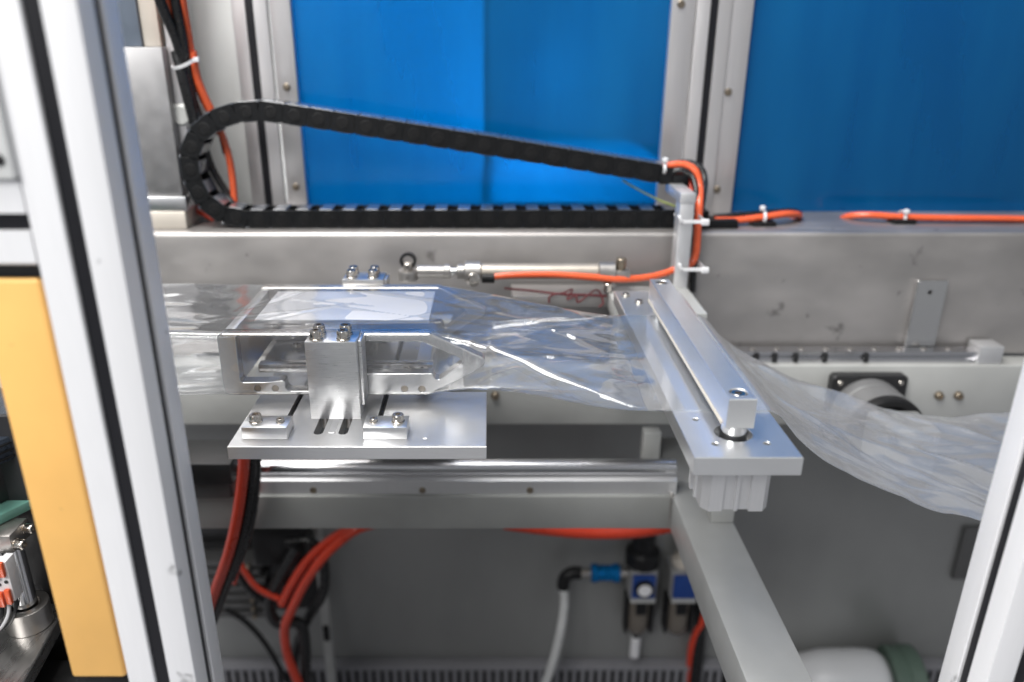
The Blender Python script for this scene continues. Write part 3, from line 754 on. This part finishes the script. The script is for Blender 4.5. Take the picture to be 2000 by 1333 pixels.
def link_mesh():
    m = MB(); dsc = MB(); H = 9.9
    for sy in (-1, 1):
        o0, o1 = sorted((sy * 14, sy * 11.6)); i0, i1 = sorted((sy * 11.4, sy * 9.2))
        body = stad2(0, -3.2, 3.2, 0.1)
        out_half = round_poly([(-14, -H), (8.6, -H), (9.7, -H + 1.2), (9.7, H - 1.2), (8.6, H), (-14, H), (-15, H - 1.2), (-15, -H + 1.2)], .8, 2)
        in_half = round_poly([(4, -H + .8), (12, -H + .8), (15, -4), (15, 4), (12, H - .8), (4, H - .8)], 1.5, 2)
        m.plate(out_half, [], o0, o1, XZ, ch=.25)
        m.plate(in_half, [], i0, i1, XZ, ch=.3)
        if sy < 0: dsc.lathe((-3, sy * 14, 0), (0, sy, 0), [(6.4, -.2), (6.4, .5), (5.2, .7), (5.2, .2), (2.2, .2), (2.2, .7)], 18)
    c = MB()
    c.box(-12, 11.8, -13.5, 13.5, H - 1.5, H + .5, .4, 1)        # cover on the outside of the bend
    c.box(-8, 5.5, -13.6, 13.6, -H - .6, -H + 1.6, .4, 1)            # crossbar on the inside
    return m, c, dsc
tot = cum[-1]; nl = int(round(tot / 25.0)); pitch = tot / nl
proto = None
for i in range(nl):
    a = at_len(i * pitch); b = at_len((i + 1) * pitch); c = (a + b) / 2; T = (b - a).normalized()
    if proto is None:
        o, cbar, disc = link_mesh()
        for mb in (o, cbar, disc):
            for v in mb.bm.verts: v.co = v.co + ORG[chain.name]
        o = o.build('chain_link', CHAINM, chain, 30); proto = o
        cbar = cbar.build('crossbars', CHAINT, o, 30)
        disc = disc.build('hinge_disc', mat('paler_black_nylon', (.0098, .0098, .0105), 0, .45, spec=.28), o, 30)  # discs slightly paler than the links so they stand out
    else:
        o = proto.copy(); COL.objects.link(o); o.parent = chain
        for src in (cbar, disc):
            k = src.copy(); COL.objects.link(k); k.parent = o
    o.location = Vector((c.x - ORG[chain.name].x, yc - ORG[chain.name].y, c.z - ORG[chain.name].z)) * .001
    o.rotation_euler = (0, math.atan2(-T.z, T.x), 0)
e0 = lo[0]; ex = P(1442, 440, 836).x
MB().box(e0.x, e0.x + 30, 836, 864, -194.6, -176, .8).build('end_bracket', CHAINM, chain)
MB().box(e0.x + 30.2, ex, 836, 864, -194.7, -186, .8).build('end_bracket', CHAINM, chain)
ea = P(1290, 343, 836); eb = P(1345, 352, 836)
MB().box(ea.x, ea.x + 14, 837, 863, ea.z - 9.5, ea.z + 8, .8).build('end_bracket', CHAINM, chain)
MB().box(ea.x + 14.2, eb.x, 836, 864, eb.z - 5.5, eb.z + 4.5, .8).build('end_bracket', CHAINM, chain)

def path3(*pts): return [P(px, py, Y) for px, py, Y in pts]
HG = 'orange air hoses'; CG = 'black cables'
# bundle entering at the upper left
hose('black_cable', path3((295, -60, 800), (312, 0, 815), (345, 80, 835), (360, 140, 845), (372, 200, 850), (385, 245, 852)), 5.2, RUBBER, 'leftmost black cable of the bundle at upper left', 'cable', CG)
hose('black_cable', path3((335, -60, 812), (342, 0, 822), (358, 85, 838), (366, 140, 845), (380, 205, 850), (398, 250, 852)), 4.6, RUBBER, 'black cable between the red and orange hoses at upper left', 'cable', CG)
hose('black_cable', path3((345, 100, 842), (357, 150, 840), (370, 200, 844), (380, 240, 850)), 6.0, RUBBER, 'thick black sleeve under the cable tie at upper left', 'cable', CG)
hose('black_cable', path3((372, 118, 852), (395, 185, 862), (425, 245, 868), (440, 300, 868)), 2.6, RUBBER, 'thin black cable beside the orange hose inside the chain bend', 'cable', CG)
hose('black_cable', path3((395, 270, 866), (415, 330, 868), (445, 380, 866), (455, 400, 862)), 4.0, RUBBER, 'black cable slanting down inside the chain bend', 'cable', CG)
hose('orange_hose', path3((318, -60, 815), (326, 0, 825), (340, 55, 838), (352, 110, 845), (360, 150, 848)), 4.6, ORANGE, 'bright red orange hose in middle of the bundle at upper left', 'hose', HG)
hose('orange_hose', path3((350, -60, 815), (357, 0, 826), (370, 80, 845), (377, 130, 850), (395, 190, 860), (428, 250, 866), (450, 320, 868), (459, 400, 866)), 3.9, ORANGE, 'orange hose running down from cable tie through the chain bend', 'hose', HG)
hose('orange_hose', path3((376, 100, 846), (384, 150, 850), (402, 195, 856), (420, 230, 862)), 4.4, ORANGE, 'short orange hose just below the cable tie at upper left', 'hose', HG)
hose('orange_hose', path3((362, 385, 872), (372, 398, 872), (395, 412, 872), (420, 425, 874)), 6, RED, 'red hose end showing under the left chain bend', 'hose', HG)
# loop over the bracket post
hose('orange_hose', path3((1275, 335, 846), (1300, 325, 845), (1335, 322, 843), (1358, 335, 838), (1366, 365, 832), (1366, 395, 815), (1363, 440, 806), (1358, 500, 803), (1340, 522, 800), (1322, 533, 795)), 4.2, ORANGE, 'orange hose looping over the bracket post and down beside it', 'hose', HG)
hose('black_cable', path3((1290, 336, 858), (1330, 318, 856), (1364, 325, 850), (1376, 350, 842), (1372, 390, 822), (1363, 440, 812), (1356, 500, 808), (1352, 570, 806)), 3.6, RUBBER, 'black cable looping behind the orange hose at the bracket post', 'cable', CG)
hose('black_cable', path3((1300, 340, 841), (1330, 332, 838), (1352, 345, 834), (1360, 380, 820), (1360, 430, 810), (1356, 470, 808)), 3.0, RUBBER, 'thin black cable inside the orange loop at the bracket post', 'cable', CG)
hose('orange_hose', path3((1302, 343, 852), (1328, 341, 850), (1344, 352, 846), (1352, 375, 838)), 3.6, RED, 'red hose under the black cable at upper chain end', 'hose', HG)
# along the ledge, right
hose('orange_hose', path3((1395, 430, 848), (1440, 430, 850), (1490, 424, 852), (1535, 418, 858), (1560, 420, 872), (1555, 428, 890), (1520, 432, 896)), 3.9, ORANGE, 'orange hose from lower chain end doubling back on the ledge', 'hose', HG)
hose('black_cable', path3((1395, 424, 856), (1440, 420, 858), (1500, 415, 862), (1545, 412, 874), (1562, 416, 895)), 3.2, RUBBER, 'black cable behind the orange hose at lower chain end', 'cable', CG)
hose('orange_hose', path3((1640, 430, 900), (1660, 422, 884), (1700, 420, 872), (1760, 424, 866), (1850, 426, 864), (1950, 427, 864), (2080, 430, 864)), 3.9, ORANGE, 'long orange hose lying along the right ledge below the blue panel', 'hose', HG)
# to the air cylinder
hose('orange_hose', path3((955, 541, 768), (1000, 537, 768), (1080, 536, 768), (1150, 541, 766), (1210, 545, 768), (1260, 542, 776), (1300, 533, 784), (1330, 520, 790)), 3.6, ORANGE, 'orange hose feeding the small air cylinder behind the film', 'hose', HG)

def ring_tie(c, axis, r, head, label, pad=None):
    t = thing('cable_tie', c, label, 'cable tie', 'white nylon cable ties')
    c = Vector(c); ax = Vector(axis).normalized()
    MB().lathe(c - ax * 1.6, ax, [(r, 0), (r + 1.1, 0), (r + 1.1, 3.2), (r, 3.2), (r, 0)], 24, None, False, False).build('strap', NYLON, t)
    h = c + Vector(head) * (r + 2)
    MB().box(h.x - 2.6, h.x + 2.6, h.y - 2.2, h.y + 2.2, h.z - 2.4, h.z + 2.4, .8).build('head', NYLON, t)
    if pad: MB().box(c.x - 13, c.x + 13, c.y - 9, c.y + 9, pad, pad + 5, 1.2).build('mounting_pad', BLACK, t)
    return t
p = P(360, 122, 846); ring_tie((p.x, p.y, p.z), (.35, .3, -1), 12.5, (1, -.3, .2), 'white cable tie round the cable bundle at upper left')
p = P(1490, 424, 854); ring_tie((p.x, p.y, p.z), (1, 0, 0), 7.0, (-.3, -.4, 1.2), 'cable tie with black pad near the lower chain end', -194.8)
p = P(1762, 424, 866); ring_tie((p.x, p.y, p.z), (1, 0, 0), 6.6, (0, -.8, .9), 'cable tie with black pad at start of the long ledge hose', -194.8)
p = P(1296, 328, 842); ring_tie((p.x, p.y, p.z), (1, 0, 0), 6.2, (0, -.6, 1.1), 'small cable tie on the hose at upper chain end')
for py, lab in ((428, 'upper cable tie round the bracket post'), (520, 'lower cable tie round the bracket post')):
    c = P(1346, py, 790)
    t = thing('cable_tie', c, lab, 'cable tie', 'white nylon cable ties')
    x0, x1, y0, y1 = c.x - 10.5, c.x + 14, 777, 812
    MB().plate([(x0, y0), (x1, y0), (x1, y1), (x0, y1)], [[(x0 + 1, y0 + 1), (x1 - 1, y0 + 1), (x1 - 1, y1 - 1), (x0 + 1, y1 - 1)]], c.z - 1.8, c.z + 1.8, XY, ch=.2).build('strap', NYLON, t)
    MB().box(x1 - 5, x1 + 2.5, y0 - 4, y0 + .5, c.z - 3, c.z + 3, .8).build('head', NYLON, t)
    MB().box(x0 - 3.5, x0 - .2, y0 - 2, y0 + 2, c.z - 1, c.z + 7, .8, rot=Matrix.Rotation(R(-25), 3, 'Y')).build('tail', NYLON, t)
# thin green yellow earth wire
hose('earth_wire', path3((1215, 352, 850), (1250, 372, 848), (1290, 392, 840), (1325, 405, 815)), .9, mat('olive_wire', (.25, .3, .08), 0, .4), 'thin olive green wire hanging below the upper chain end', 'wire')

# ---- small air cylinder behind the film
ya = 775; q = lambda px, py: P(px, py, ya)
t = thing('air_cylinder', (q(1010, 533).x, ya, -245), 'slim round air cylinder behind the film with orange hose', 'cylinder')
z = q(1000, 530).z
def xc(px0, px1, r, name, m, zz=None, bev=.5): 
    return MB().cyl((q(px0, 533).x, ya, zz or z), (q(px1, 533).x, ya, zz or z), r, 24, bev).build(name, m, t)
xc(940, 1168, 8.2, 'barrel', DULLC)
xc(908, 939, 10.5, 'head_cap', SATIN)
xc(1168.5, 1200, 10, 'rear_cap', SATIN)
xc(893, 907.5, 7.5, 'gland', SATIN)
xc(880, 892.5, 4, 'rod', CHROME)
xc(868, 880, 7.5, 'lock_nut', SATIN)
xc(815, 868, 6.2, 'rod_coupling', SATIN)
MB().box(q(1200.5, 533).x, q(1228, 533).x, ya - 8, ya + 8, z - 7, z + 2.5, .8).build('rear_lug', SATIN, t)
MB().lathe((q(797, 533).x, ya, z - 9), (0, 0, 1), [(9.5, 0), (10, 1), (10, 9), (9.5, 10), (4, 10)], 24).build('rod_eye', SATIN, t)
MB().cyl((q(797, 533).x, ya, z + 1), (q(797, 533).x, ya, z + 9), 4.5, 18, .5).build('eye_bolt', NICK, t)
MB().lathe((q(797, 533).x, ya + 8, z + 10), (0, -1, 0), [(8.6, 0), (8.6, 5), (5.5, 5), (5.5, 0)], 24, None, False, False).build('ring_nut', DARKM, t)
MB().cyl((q(1212, 533).x, ya, z + 2.6), (q(1212, 533).x, ya, z + 14), 5.2, 18, .6).build('lug_bolt', BRASS, t)
MB().lathe((q(925, 545).x, ya - 10, z - 5), (0, -1, 0), [(7, 0), (7, 4), (5, 5), (3.6, 5), (3.6, 3)], 22).build('port_fitting', NICK, t)
MB().cyl((q(941, 541).x, 768, z - 5), (q(966, 541).x, 768, z - 5), 5.2, 20, .6).build('push_fitting', BLACK, t)
MB().cyl((q(1185, 545).x, ya - 8, z - 10), (q(1185, 560).x, ya - 8, z - 19), 4.4, 18, .6).build('lower_fitting', NICK, t)
t = MB().box(q(1000, 560).x, q(1212, 560).x, 770, 812, -262, -250, .6).build('shelf_plate', STEEL)
tag(t, 'dull flat shelf plate under the slim air cylinder', 'plate')
hose('dark_red_wire', path3((985, 563, 772), (1040, 568, 770), (1090, 574, 768), (1140, 576, 768), (1185, 578, 768)), 1.2, MAROON, 'dark red wire lying straight under the slim air cylinder', 'wire')
hose('dark_red_wire', path3((1072, 592, 764), (1075, 578, 766), (1100, 572, 768), (1118, 565, 770), (1108, 585, 766), (1125, 578, 766), (1130, 590, 764), (1165, 566, 770), (1178, 590, 765), (1170, 600, 764)), .9, MAROON, 'tangled dark red wire under the slim air cylinder', 'wire')

# ================================================================== FRONT POSTS AND WHAT HANGS ON THEM
YP0, YP1 = 358, 398
profile_post('front_post', -213.5, -173.5, YP0, YP1, -900, 600, POST, 'white slotted post in the left foreground beside the yellow housing', ('-y', '+x'), 'front slotted posts')
profile_post('front_post', 293.6, 333.6, YP0, YP1, -900, 600, POST, 'white slotted post at the right edge in front of the film', ('-y', '-x'), 'front slotted posts')
zt, zb = P(0, 352, YP0).z, P(0, 518, YP0).z; zs0, zs1 = P(0, 421, YP0).z, P(0, 447, YP0).z
t = thing('cross_rail', (-330, 378, zb), 'white slotted cross rail joining the left post above the yellow housing', 'rail')
zc = (zs0 + zs1) / 2; h = 4.1
MB().plate([(YP0, zb + 1), (YP0 + 1, zb), (YP1, zb), (YP1, zt), (YP0 + 1, zt), (YP0, zt - 1), (YP0, zc + h), (YP0 + 4.2, zc + h), (YP0 + 4.2, zc - h), (YP0, zc - h)], [], -520, -214, YZ, ch=0).build('profile_body', POST, t)
MB().box(-519, -215, YP0 + 2, YP0 + 4.1, zc - h + .1, zc + h - .1, .2, 1).build('slot_cover', SLOT, t)
zt2 = P(0, 546, YP0).z; ze = P(190, 1327, YP0).z
t = thing('light_curtain', (-230, 375, ze - 8), 'yellow light curtain housing fixed along the left post', 'light curtain')
MB().box(-247, -215.2, YP0 + 1, YP0 + 36, ze, zt2, 2.2, 3).build('housing', YELLOW, t)
MB().box(-246, -216, YP0 + 2, YP0 + 35, ze - 9, ze - .2, 1.5).build('end_cap', BLACK, t)
MB().box(-520, -215, YP0 + 2, YP0 + 34, zt2 + .3, zb - .3, .5).build('gap_filler', BLACK, t)  # black strip filling the dark gap under the cross rail
pa, pb = P(32, 350, YP0 - 2), P(0, 110, YP0 - 2)
t = thing('junction_box', (-300, 352, pa.z), 'white cover box with a dark screw at upper left edge', 'box')
MB().box(-420, pa.x + .2, YP0 - 4, YP0 + 20, pa.z, pa.z + 130, 1.6).build('cover', WHITE, t)
c = P(-2, 312, YP0 - 4); MB().lathe((c.x, YP0 - 4, c.z), (0, -1, 0), [(2.6, 0), (2.6, 1), (1.8, 1.4)], 14).build('screw', DARKM, t)

# ---- steel cabinet seen between left post and cables
t = thing('actuator_housing', (-380, 860, -195), 'grey steel actuator housing behind the left post', 'housing')
xr_ = P(345, 300, 840).x
MB().box(xr_ - 150, xr_, 840, 900, -160, P(250, 92, 840).z, 1).build('lower_case', mat('dull_grey_case', (.33, .325, .33), .6, .4), t)
MB().box(xr_ - 150, xr_ - 22, 846, 900, P(250, 92, 840).z + .3, 260, 1).build('upper_case', mat('blue_grey_case', (.2, .24, .3), .5, .4), t)
MB().box(xr_ - 21.5, xr_ - 4, 850, 900, P(250, 92, 840).z + .3, 260, 1).build('side_strip', CREAM, t)
MB().box(xr_ - 160, xr_ + 4, 836, 905, -176, -160.3, 1).build('base_flange', ALUF, t)
MB().box(xr_ - 160, xr_ + 2, 834, 905, -194.8, -176.3, 1).build('base_block', CREAM, t)
MB().box(xr_ + .3, xr_ + 10, 852, 900, -160, 260, 1).build('side_cover', RPOST, t)
pk = P(352, 225, 850)
MB().lathe((pk.x, 862, pk.z), (0, -1, 0), [(13, 0), (14, 2), (14, 8), (9, 12), (6, 12)], 20).build('knob', GREY, t)

# ================================================================== LOWER LEFT MACHINE
def Z(px, py, zz): return PZ(px, py, zz)
base_z = -397
e1 = Z(112, 1212, base_z); e2 = Z(45, 1333, base_z)
t = thing('base_plate', (-380, 430, -409), 'bare steel base plate at lower left corner', 'plate')
dx = (e2 - e1).normalized()
far = e1 - dx * 60; near = e2 + dx * 120
MB().plate([(far.x, far.y), (near.x, near.y), (near.x - 260, near.y), (far.x - 260, far.y)], [], -409, base_z, XY, ch=.8).build('plate_body', mat('scratched_steel_plate', (.5, .49, .48), .95, .3, (200, 40, 200), 1, .08, .1, .1, .0001), t)
tag(MB().box(-520, -262, 370, 455, -760, -430, 2).build('dark_cabinet', DARKM), 'black machine body below the steel base plate at lower left', 'machine')
cc = Z(60, 1218, base_z)
tag(MB().box(-600, -268, 476, 480, -760, -240, .5, 1).build('dark_backing', mat('charcoal_backing', (.035, .035, .038), .2, .5)), 'charcoal sheet added to darken the gap behind the steel guide pillar at lower left', 'panel')  # added dark sheet, darkens the gap behind the pillar
t = thing('guide_pillar', (cc.x, cc.y, base_z), 'round steel guide pillar standing in a steel collar at lower left', 'pillar')
MB().lathe((cc.x, cc.y, base_z), (0, 0, 1), [(14.2, 0), (15, .4), (15, 17.6), (14.2, 18), (9.6, 18), (9.6, 12)], 36).build('collar', SATIN, t)
MB().lathe((cc.x, cc.y, base_z + 14), (0, 0, 1), [(8, 0), (8, 55)], 28).build('shaft', CHROME, t)
top = base_z + 69
cr = MB().box(cc.x - 34, cc.x + 9, cc.y - 11, cc.y + 11, top, top + 14, .8).build('clamp', SATIN, t)
for dy, dz in ((-7, 5), (6, 9)):
    add_screw(t, (cc.x + 9, cc.y + dy, top + dz), (1, -.15, 0), r=3.6, h=6, washer=1.2)
tp = top + 14.5
t = MB().box(cc.x - 120, cc.x + 3, cc.y - 30, cc.y + 90, tp, tp + 7, .5, rot=Matrix.Rotation(R(-30), 3, 'Z')).build('glass_strip', TEAL)
tag(t, 'pale green plate on the pillar clamp at lower left', 'plate')
t = thing('slide_unit', (cc.x - 50, cc.y + 30, tp + 7.5), 'black slide unit with round bore on the pale green plate', 'slide unit')
rz = Matrix.Rotation(R(-30), 3, 'Z')
MB().box(cc.x - 70, cc.x - 6, cc.y - 6, cc.y + 70, tp + 7.6, tp + 40, 1, rot=rz).build('bearing_block', DARKM, t)
cb = Vector((cc.x - 6, cc.y - 8, tp + 24))
MB().lathe(cb, rz @ Vector((.35, -1, 0)), [(8, 0), (8, 1), (6.4, 1.2), (6.2, -3)], 24).build('bore_ring', DARKM, t)
MB().box(cc.x - 90, cc.x + 6, cc.y - 14, cc.y + 90, tp + 40.5, tp + 58, 1, rot=rz).build('slotted_profile', NAVY, t)
for k in range(3):
    MB().box(cc.x - 92 + 0, cc.x + 7, cc.y - 15.2, cc.y + 91, tp + 43 + k * 5, tp + 44.4 + k * 5, .2, 1, rot=rz).build('groove', BLACK, t)
t = thing('terminal_strip', (cc.x - 20, cc.y - 18, -378), 'white terminal strip with orange levers at lower left edge', 'terminal strip')
p0 = P(2, 1135, cc.y - 16)
for k in range(5):
    xx = p0.x - 14 + k * 5.2; zz = p0.z - 3 + k * 2.2
    MB().box(xx, xx + 5.6, cc.y - 24, cc.y - 14, zz - 16, zz + 16, .6).build('terminal', NYLON, t)
    for s in (-1, 1):
        MB().box(xx + .8, xx + 4.6, cc.y - 27, cc.y - 24.2, zz + s * 11 - 6, zz + s * 11 + 6, .8).build('lever', ORANGE, t)
    MB().tube([(xx + 2.8, cc.y - 19, zz - 16), (xx + 2, cc.y - 22, zz - 26), (xx - 4, cc.y - 22, zz - 36), (xx - 12, cc.y - 20, zz - 44)], 1.3, 8).build('wire', NYLON if k % 2 else RUBBER, t)
    MB().cyl((xx + 2.8, cc.y - 24.1, zz), (xx + 2.8, cc.y - 24.6, zz), 1.3, 12).build('test_hole', BLACK, t)

# ================================================================== BACKGROUND BELOW
def regulator(px, knob, label, name):
    yb = 940
    c = P(px, 1145, yb); x, z = c.x, c.z
    t = thing(name, (x, 960, z - 130), label, 'regulator', 'air treatment units on the back wall')
    MB().box(x - 20, x + 20, 942, 984, z - 24, z + 24, 2).build('housing', mat('grey_zinc_body', (.42, .42, .42), .5, .45) if 'grey_zinc_body' not in MATS else MATS['grey_zinc_body'], t)
    MB().box(x - 17, x + 17, 936, 942, z - 20, z + 20, 2).build('blue_cover', BLUEP, t)
    MB().box(x - 18, x + 18, 935, 941.5, z - 27, z - 20.5, 1).build('lower_trim', GREY, t)
    if knob:
        MB().lathe((x, 962, z + 24.5), (0, 0, 1), [(18, 0), (25, 2), (25, 22), (22, 26), (17, 28), (16, 52), (14, 54)], 30, lambda i, a, r: r * (1 + .02 * math.cos(a * 15))).build('knob', BLACK, t)
        MB().lathe((x, 936, z), (0, -1, 0), [(14, 0), (14, 5), (12.5, 6)], 28).build('gauge_case', BLACK, t)
        MB().lathe((x, 930.2, z), (0, -1, 0), [(10, 0), (10, .8)], 24).build('gauge_face', NYLON, t)
    else:
        MB().lathe((x, 962, z + 24.5), (0, 0, 1), [(16, 0), (16, 8), (11, 12), (11, 18), (7, 20)], 24).build('top_cap', CREAM, t)
        MB().lathe((x, 962, z + 44.6), (0, 0, 1), [(9, 0), (9, 12), (7, 14)], 20).build('vent_cap', BLACK, t)
    MB().lathe((x, 962, z - 29), (0, 0, -1), [(16, 0), (17, 4), (17, 60), (12, 70), (5, 74)], 26).build('bowl', BOWL, t)
    MB().box(x - 8, x + 8, 941, 945, z - 54, z - 32, .8).build('latch', BLACK, t)
    for s in (-1, 1): MB().box(x + s * 19 - 2.5, x + s * 19 + 2.5, 950, 972, z - 96, z - 30, 1.5).build('bowl_guard', BLACK, t)
    if knob: 
        MB().cyl((x, 962, z - 103), (x, 962, z - 112), 6, 16, .5).build('drain_neck', BLACK, t)
        MB().cyl((x, 962, z - 112.5), (x, 962, z - 150), 7.5, 18, 1).build('drain_silencer', NYLON, t)
    return t
regulator(1257, True, 'air regulator with black knob and white round gauge on the back wall', 'air_regulator')
regulator(1337, False, 'air filter with plain blue cover and no knob, partly behind the long beam', 'air_filter')
c = P(1182, 1119, 950)
t = thing('hand_valve', (c.x, 950, c.z - 12), 'shiny blue slide valve beside the black regulator knob', 'valve')
MB().lathe((c.x - 21, 950, c.z), (1, 0, 0), [(12, 0), (14, 1.5), (14, 8), (11.8, 11), (11.8, 31), (14, 34), (14, 40.5), (12, 42)], 28).build('sleeve', BLUEM, t)
MB().cyl((c.x - 36, 950, c.z), (c.x - 21.2, 950, c.z), 6.5, 18, .5).build('nipple', NICK, t)
MB().cyl((c.x + 21.2, 950, c.z), (c.x + 34, 950, c.z), 7.5, 18, .5).build('nipple', NICK, t)
MB().tube([(c.x - 36, 950, c.z), (c.x - 48, 950, c.z), (c.x - 57, 949, c.z - 5), (c.x - 61, 948, c.z - 15), (c.x - 61, 948, c.z - 24)], 9.5, 16).build('elbow', BLACK, t)
hose('pale_hose', [(c.x - 61, 948, c.z - 24)] + path3((1102, 1180, 940), (1095, 1230, 925), (1082, 1285, 912), (1062, 1345, 900), (1040, 1400, 890)), 6.6, PALEH, 'pale grey hose hanging down from the black elbow', 'hose', seg=14)

def duct(x0, x1, label):
    t = thing('cable_duct', ((x0 + x1) / 2, 975, -980), label, 'cable duct', 'slotted cable ducts along the floor')
    MB().box(x0, x1, 962, 984.5, -933, -926, 1).build('cover', DUCT, t)
    MB().box(x0, x1, 980, 984.4, -979.5, -933.3, .3).build('rear_side', DUCT, t)
    f0 = None; k = 0; x = x0 + 2
    while x < x1 - 8:
        if f0 is None: f0 = MB().box(x, x + 7.5, 963, 965, -979, -933.2, .4, 1).build('finger', DUCT, t)
        else:
            o = f0.copy(); COL.objects.link(o); o.parent = t; o.location = ((x - x0 - 2) / 1000, 0, 0)
        x += 13.5
    MB().box(x0, x1, 968, 979, -979, -940, .3).build('wires', RUBBER, t)
    return t
duct(-480, 380, 'grey slotted cable duct along the floor under the regulators')
duct(400, 900, 'grey slotted cable duct along the floor at lower right')

cb = P(1728, 1338, 925)
t = thing('white_jug', (cb.x - 60, 925, -980), 'white rounded plastic jug lying with its green cap to the right', 'jug')
ax = Vector((1, -.12, .10)).normalized()
MB().lathe(cb, -ax, [(30, -6), (44, 0), (50, 8), (53, 20), (54, 45), (52, 90), (44, 125), (24, 148), (4, 154)], 40).build('jug_body', BOTTLE, t, 60)
MB().lathe(cb + ax * 3, ax, [(40, 0), (56, 0), (58, 2), (58, 14), (57, 16), (57, 20), (59, 22), (59, 40), (54, 44), (20, 45)], 60, lambda i, a, r: r * (1 + (.01 * math.cos(a * 30) if i in (6, 7) else 0))).build('cap', GREEN, t)
hose('red_hose', path3((1500, 1320, 950), (1560, 1298, 950), (1600, 1290, 945), (1640, 1310, 950), (1670, 1345, 955)), 9, RED, 'red hose on the floor between the long beam and the white jug', 'hose')
hose('red_hose', path3((1375, 1100, 965), (1382, 1170, 960), (1370, 1215, 962), (1352, 1260, 966), (1346, 1330, 968)), 6, RED, 'red hose hanging at the right of the air filter', 'hose')
hose('black_cable', path3((1360, 1050, 972), (1366, 1150, 970), (1368, 1220, 966), (1362, 1290, 962), (1356, 1345, 960)), 9, RUBBER, 'thick black cable hanging behind the long beam near the air filter', 'cable', CG)

# hoses under the lower beam
RG = 'red hoses below the platform'
hose('red_hose', path3((478, 870, 660), (474, 930, 668), (463, 1010, 672), (445, 1085, 676), (418, 1160, 684), (398, 1215, 690), (380, 1270, 700)), 5.6, RED, 'thick red hose hanging in front of the lower beam at left', 'hose', RG)
hose('red_hose', path3((506, 890, 690), (503, 960, 690), (490, 1030, 694), (470, 1090, 700), (458, 1140, 710)), 2.4, RED, 'thin red hose at right edge of the hanging black cables', 'hose', RG)
hose('black_cable', path3((492, 870, 672), (490, 940, 678), (480, 1010, 682), (462, 1085, 688), (435, 1160, 696), (415, 1215, 704)), 5.2, RUBBER, 'black cable hanging beside the thick red hose at left', 'cable', CG)
hose('black_cable', path3((503, 870, 680), (500, 940, 684), (492, 1010, 688), (474, 1075, 694), (452, 1130, 702)), 4.4, RUBBER, 'second black cable hanging in front of the lower beam', 'cable', CG)
hose('red_hose', path3((720, 1020, 880), (660, 1045, 870), (605, 1090, 860), (570, 1140, 855), (550, 1180, 852)), 6, RED, 'left of two red hoses curving down from the lower beam', 'hose', RG)
hose('red_hose', path3((740, 1020, 880), (690, 1038, 868), (635, 1085, 855), (595, 1140, 850), (568, 1195, 848), (556, 1230, 850), (562, 1280, 850), (585, 1340, 850)), 6.4, RED, 'right of two red hoses curving to the floor under the lower beam', 'hose', RG)
hose('red_hose', path3((985, 1022, 800), (1060, 1032, 802), (1150, 1040, 806), (1240, 1038, 806), (1330, 1024, 806)), 8, RED, 'slack red hose sagging below the lower beam at right', 'hose', RG)
hose('red_hose', path3((465, 1090, 850), (480, 1120, 850), (505, 1150, 850), (545, 1170, 852)), 4, RED, 'short red hose near the valve manifold at lower left', 'hose', RG)
hose('black_cable', path3((560, 1060, 880), (610, 1060, 880), (632, 1100, 880), (630, 1160, 880), (600, 1210, 880), (575, 1280, 882), (578, 1345, 884)), 7, RUBBER, 'black cable bowing behind the curved red hoses', 'cable', CG)
hose('black_cable', path3((580, 1070, 866), (545, 1130, 860), (525, 1175, 858), (540, 1215, 856), (590, 1225, 860), (598, 1345, 865)), 8, RUBBER, 'thick black cable behind the curved red hoses near the floor', 'cable', CG)
hose('black_cable', path3((440, 1190, 900), (480, 1215, 900), (520, 1260, 900), (560, 1330, 900)), 4, RUBBER, 'thin black cable sloping to the floor at lower left', 'cable', CG)
hose('black_cable', path3((455, 1090, 860), (470, 1130, 858), (500, 1165, 856), (530, 1180, 858)), 4.4, RUBBER, 'black cable curving past the valve manifold', 'cable', CG)
c = P(470, 1130, 940)
t = thing('valve_manifold', (c.x, 945, c.z - 70), 'dark ribbed valve manifold on the back wall at lower left', 'valve manifold')
MB().box(c.x - 90, c.x + 105, 968, 984, c.z - 78, c.z + 90, 2).build('backing', DARKM, t)
MB().box(c.x - 70, c.x + 60, 955, 967.8, c.z - 70, c.z + 50, 2).build('manifold_rail', DARKM, t)
for k in range(7):
    zz = c.z + 32 - k * 15
    MB().box(c.x - 60, c.x + 40 - (k % 2) * 6, 925, 954.5, zz, zz + 10, 1.2).build('valve', mat('smoke_grey_valve', (.11, .11, .11), .3, .4) if 'smoke_grey_valve' not in MATS else MATS['smoke_grey_valve'], t)
    MB().cyl((c.x + 20, 925, zz + 5), (c.x + 20, 918, zz + 5), 3.2, 12, .4).build('port', BRASS, t)
t = MB().box(P(500, 1060, 900).x, P(600, 1060, 900).x, 880, 940, P(500, 1090, 900).z, P(500, 1025, 900).z, 6).build('cable_gland_box', BLACK)
tag(t, 'black box under the lower beam at left behind the hoses', 'box')
p0, p1 = P(1885, 1030, 980), P(1925, 1130, 980)
t = MB().box(p0.x, p0.x + 34, 978, 984.5, p1.z, p0.z, 1).build('wall_cover', mat('slate_cover', (.12, .12, .12), .2, .5))
tag(t, 'dark narrow cover strip on the back wall beside the right post', 'cover')
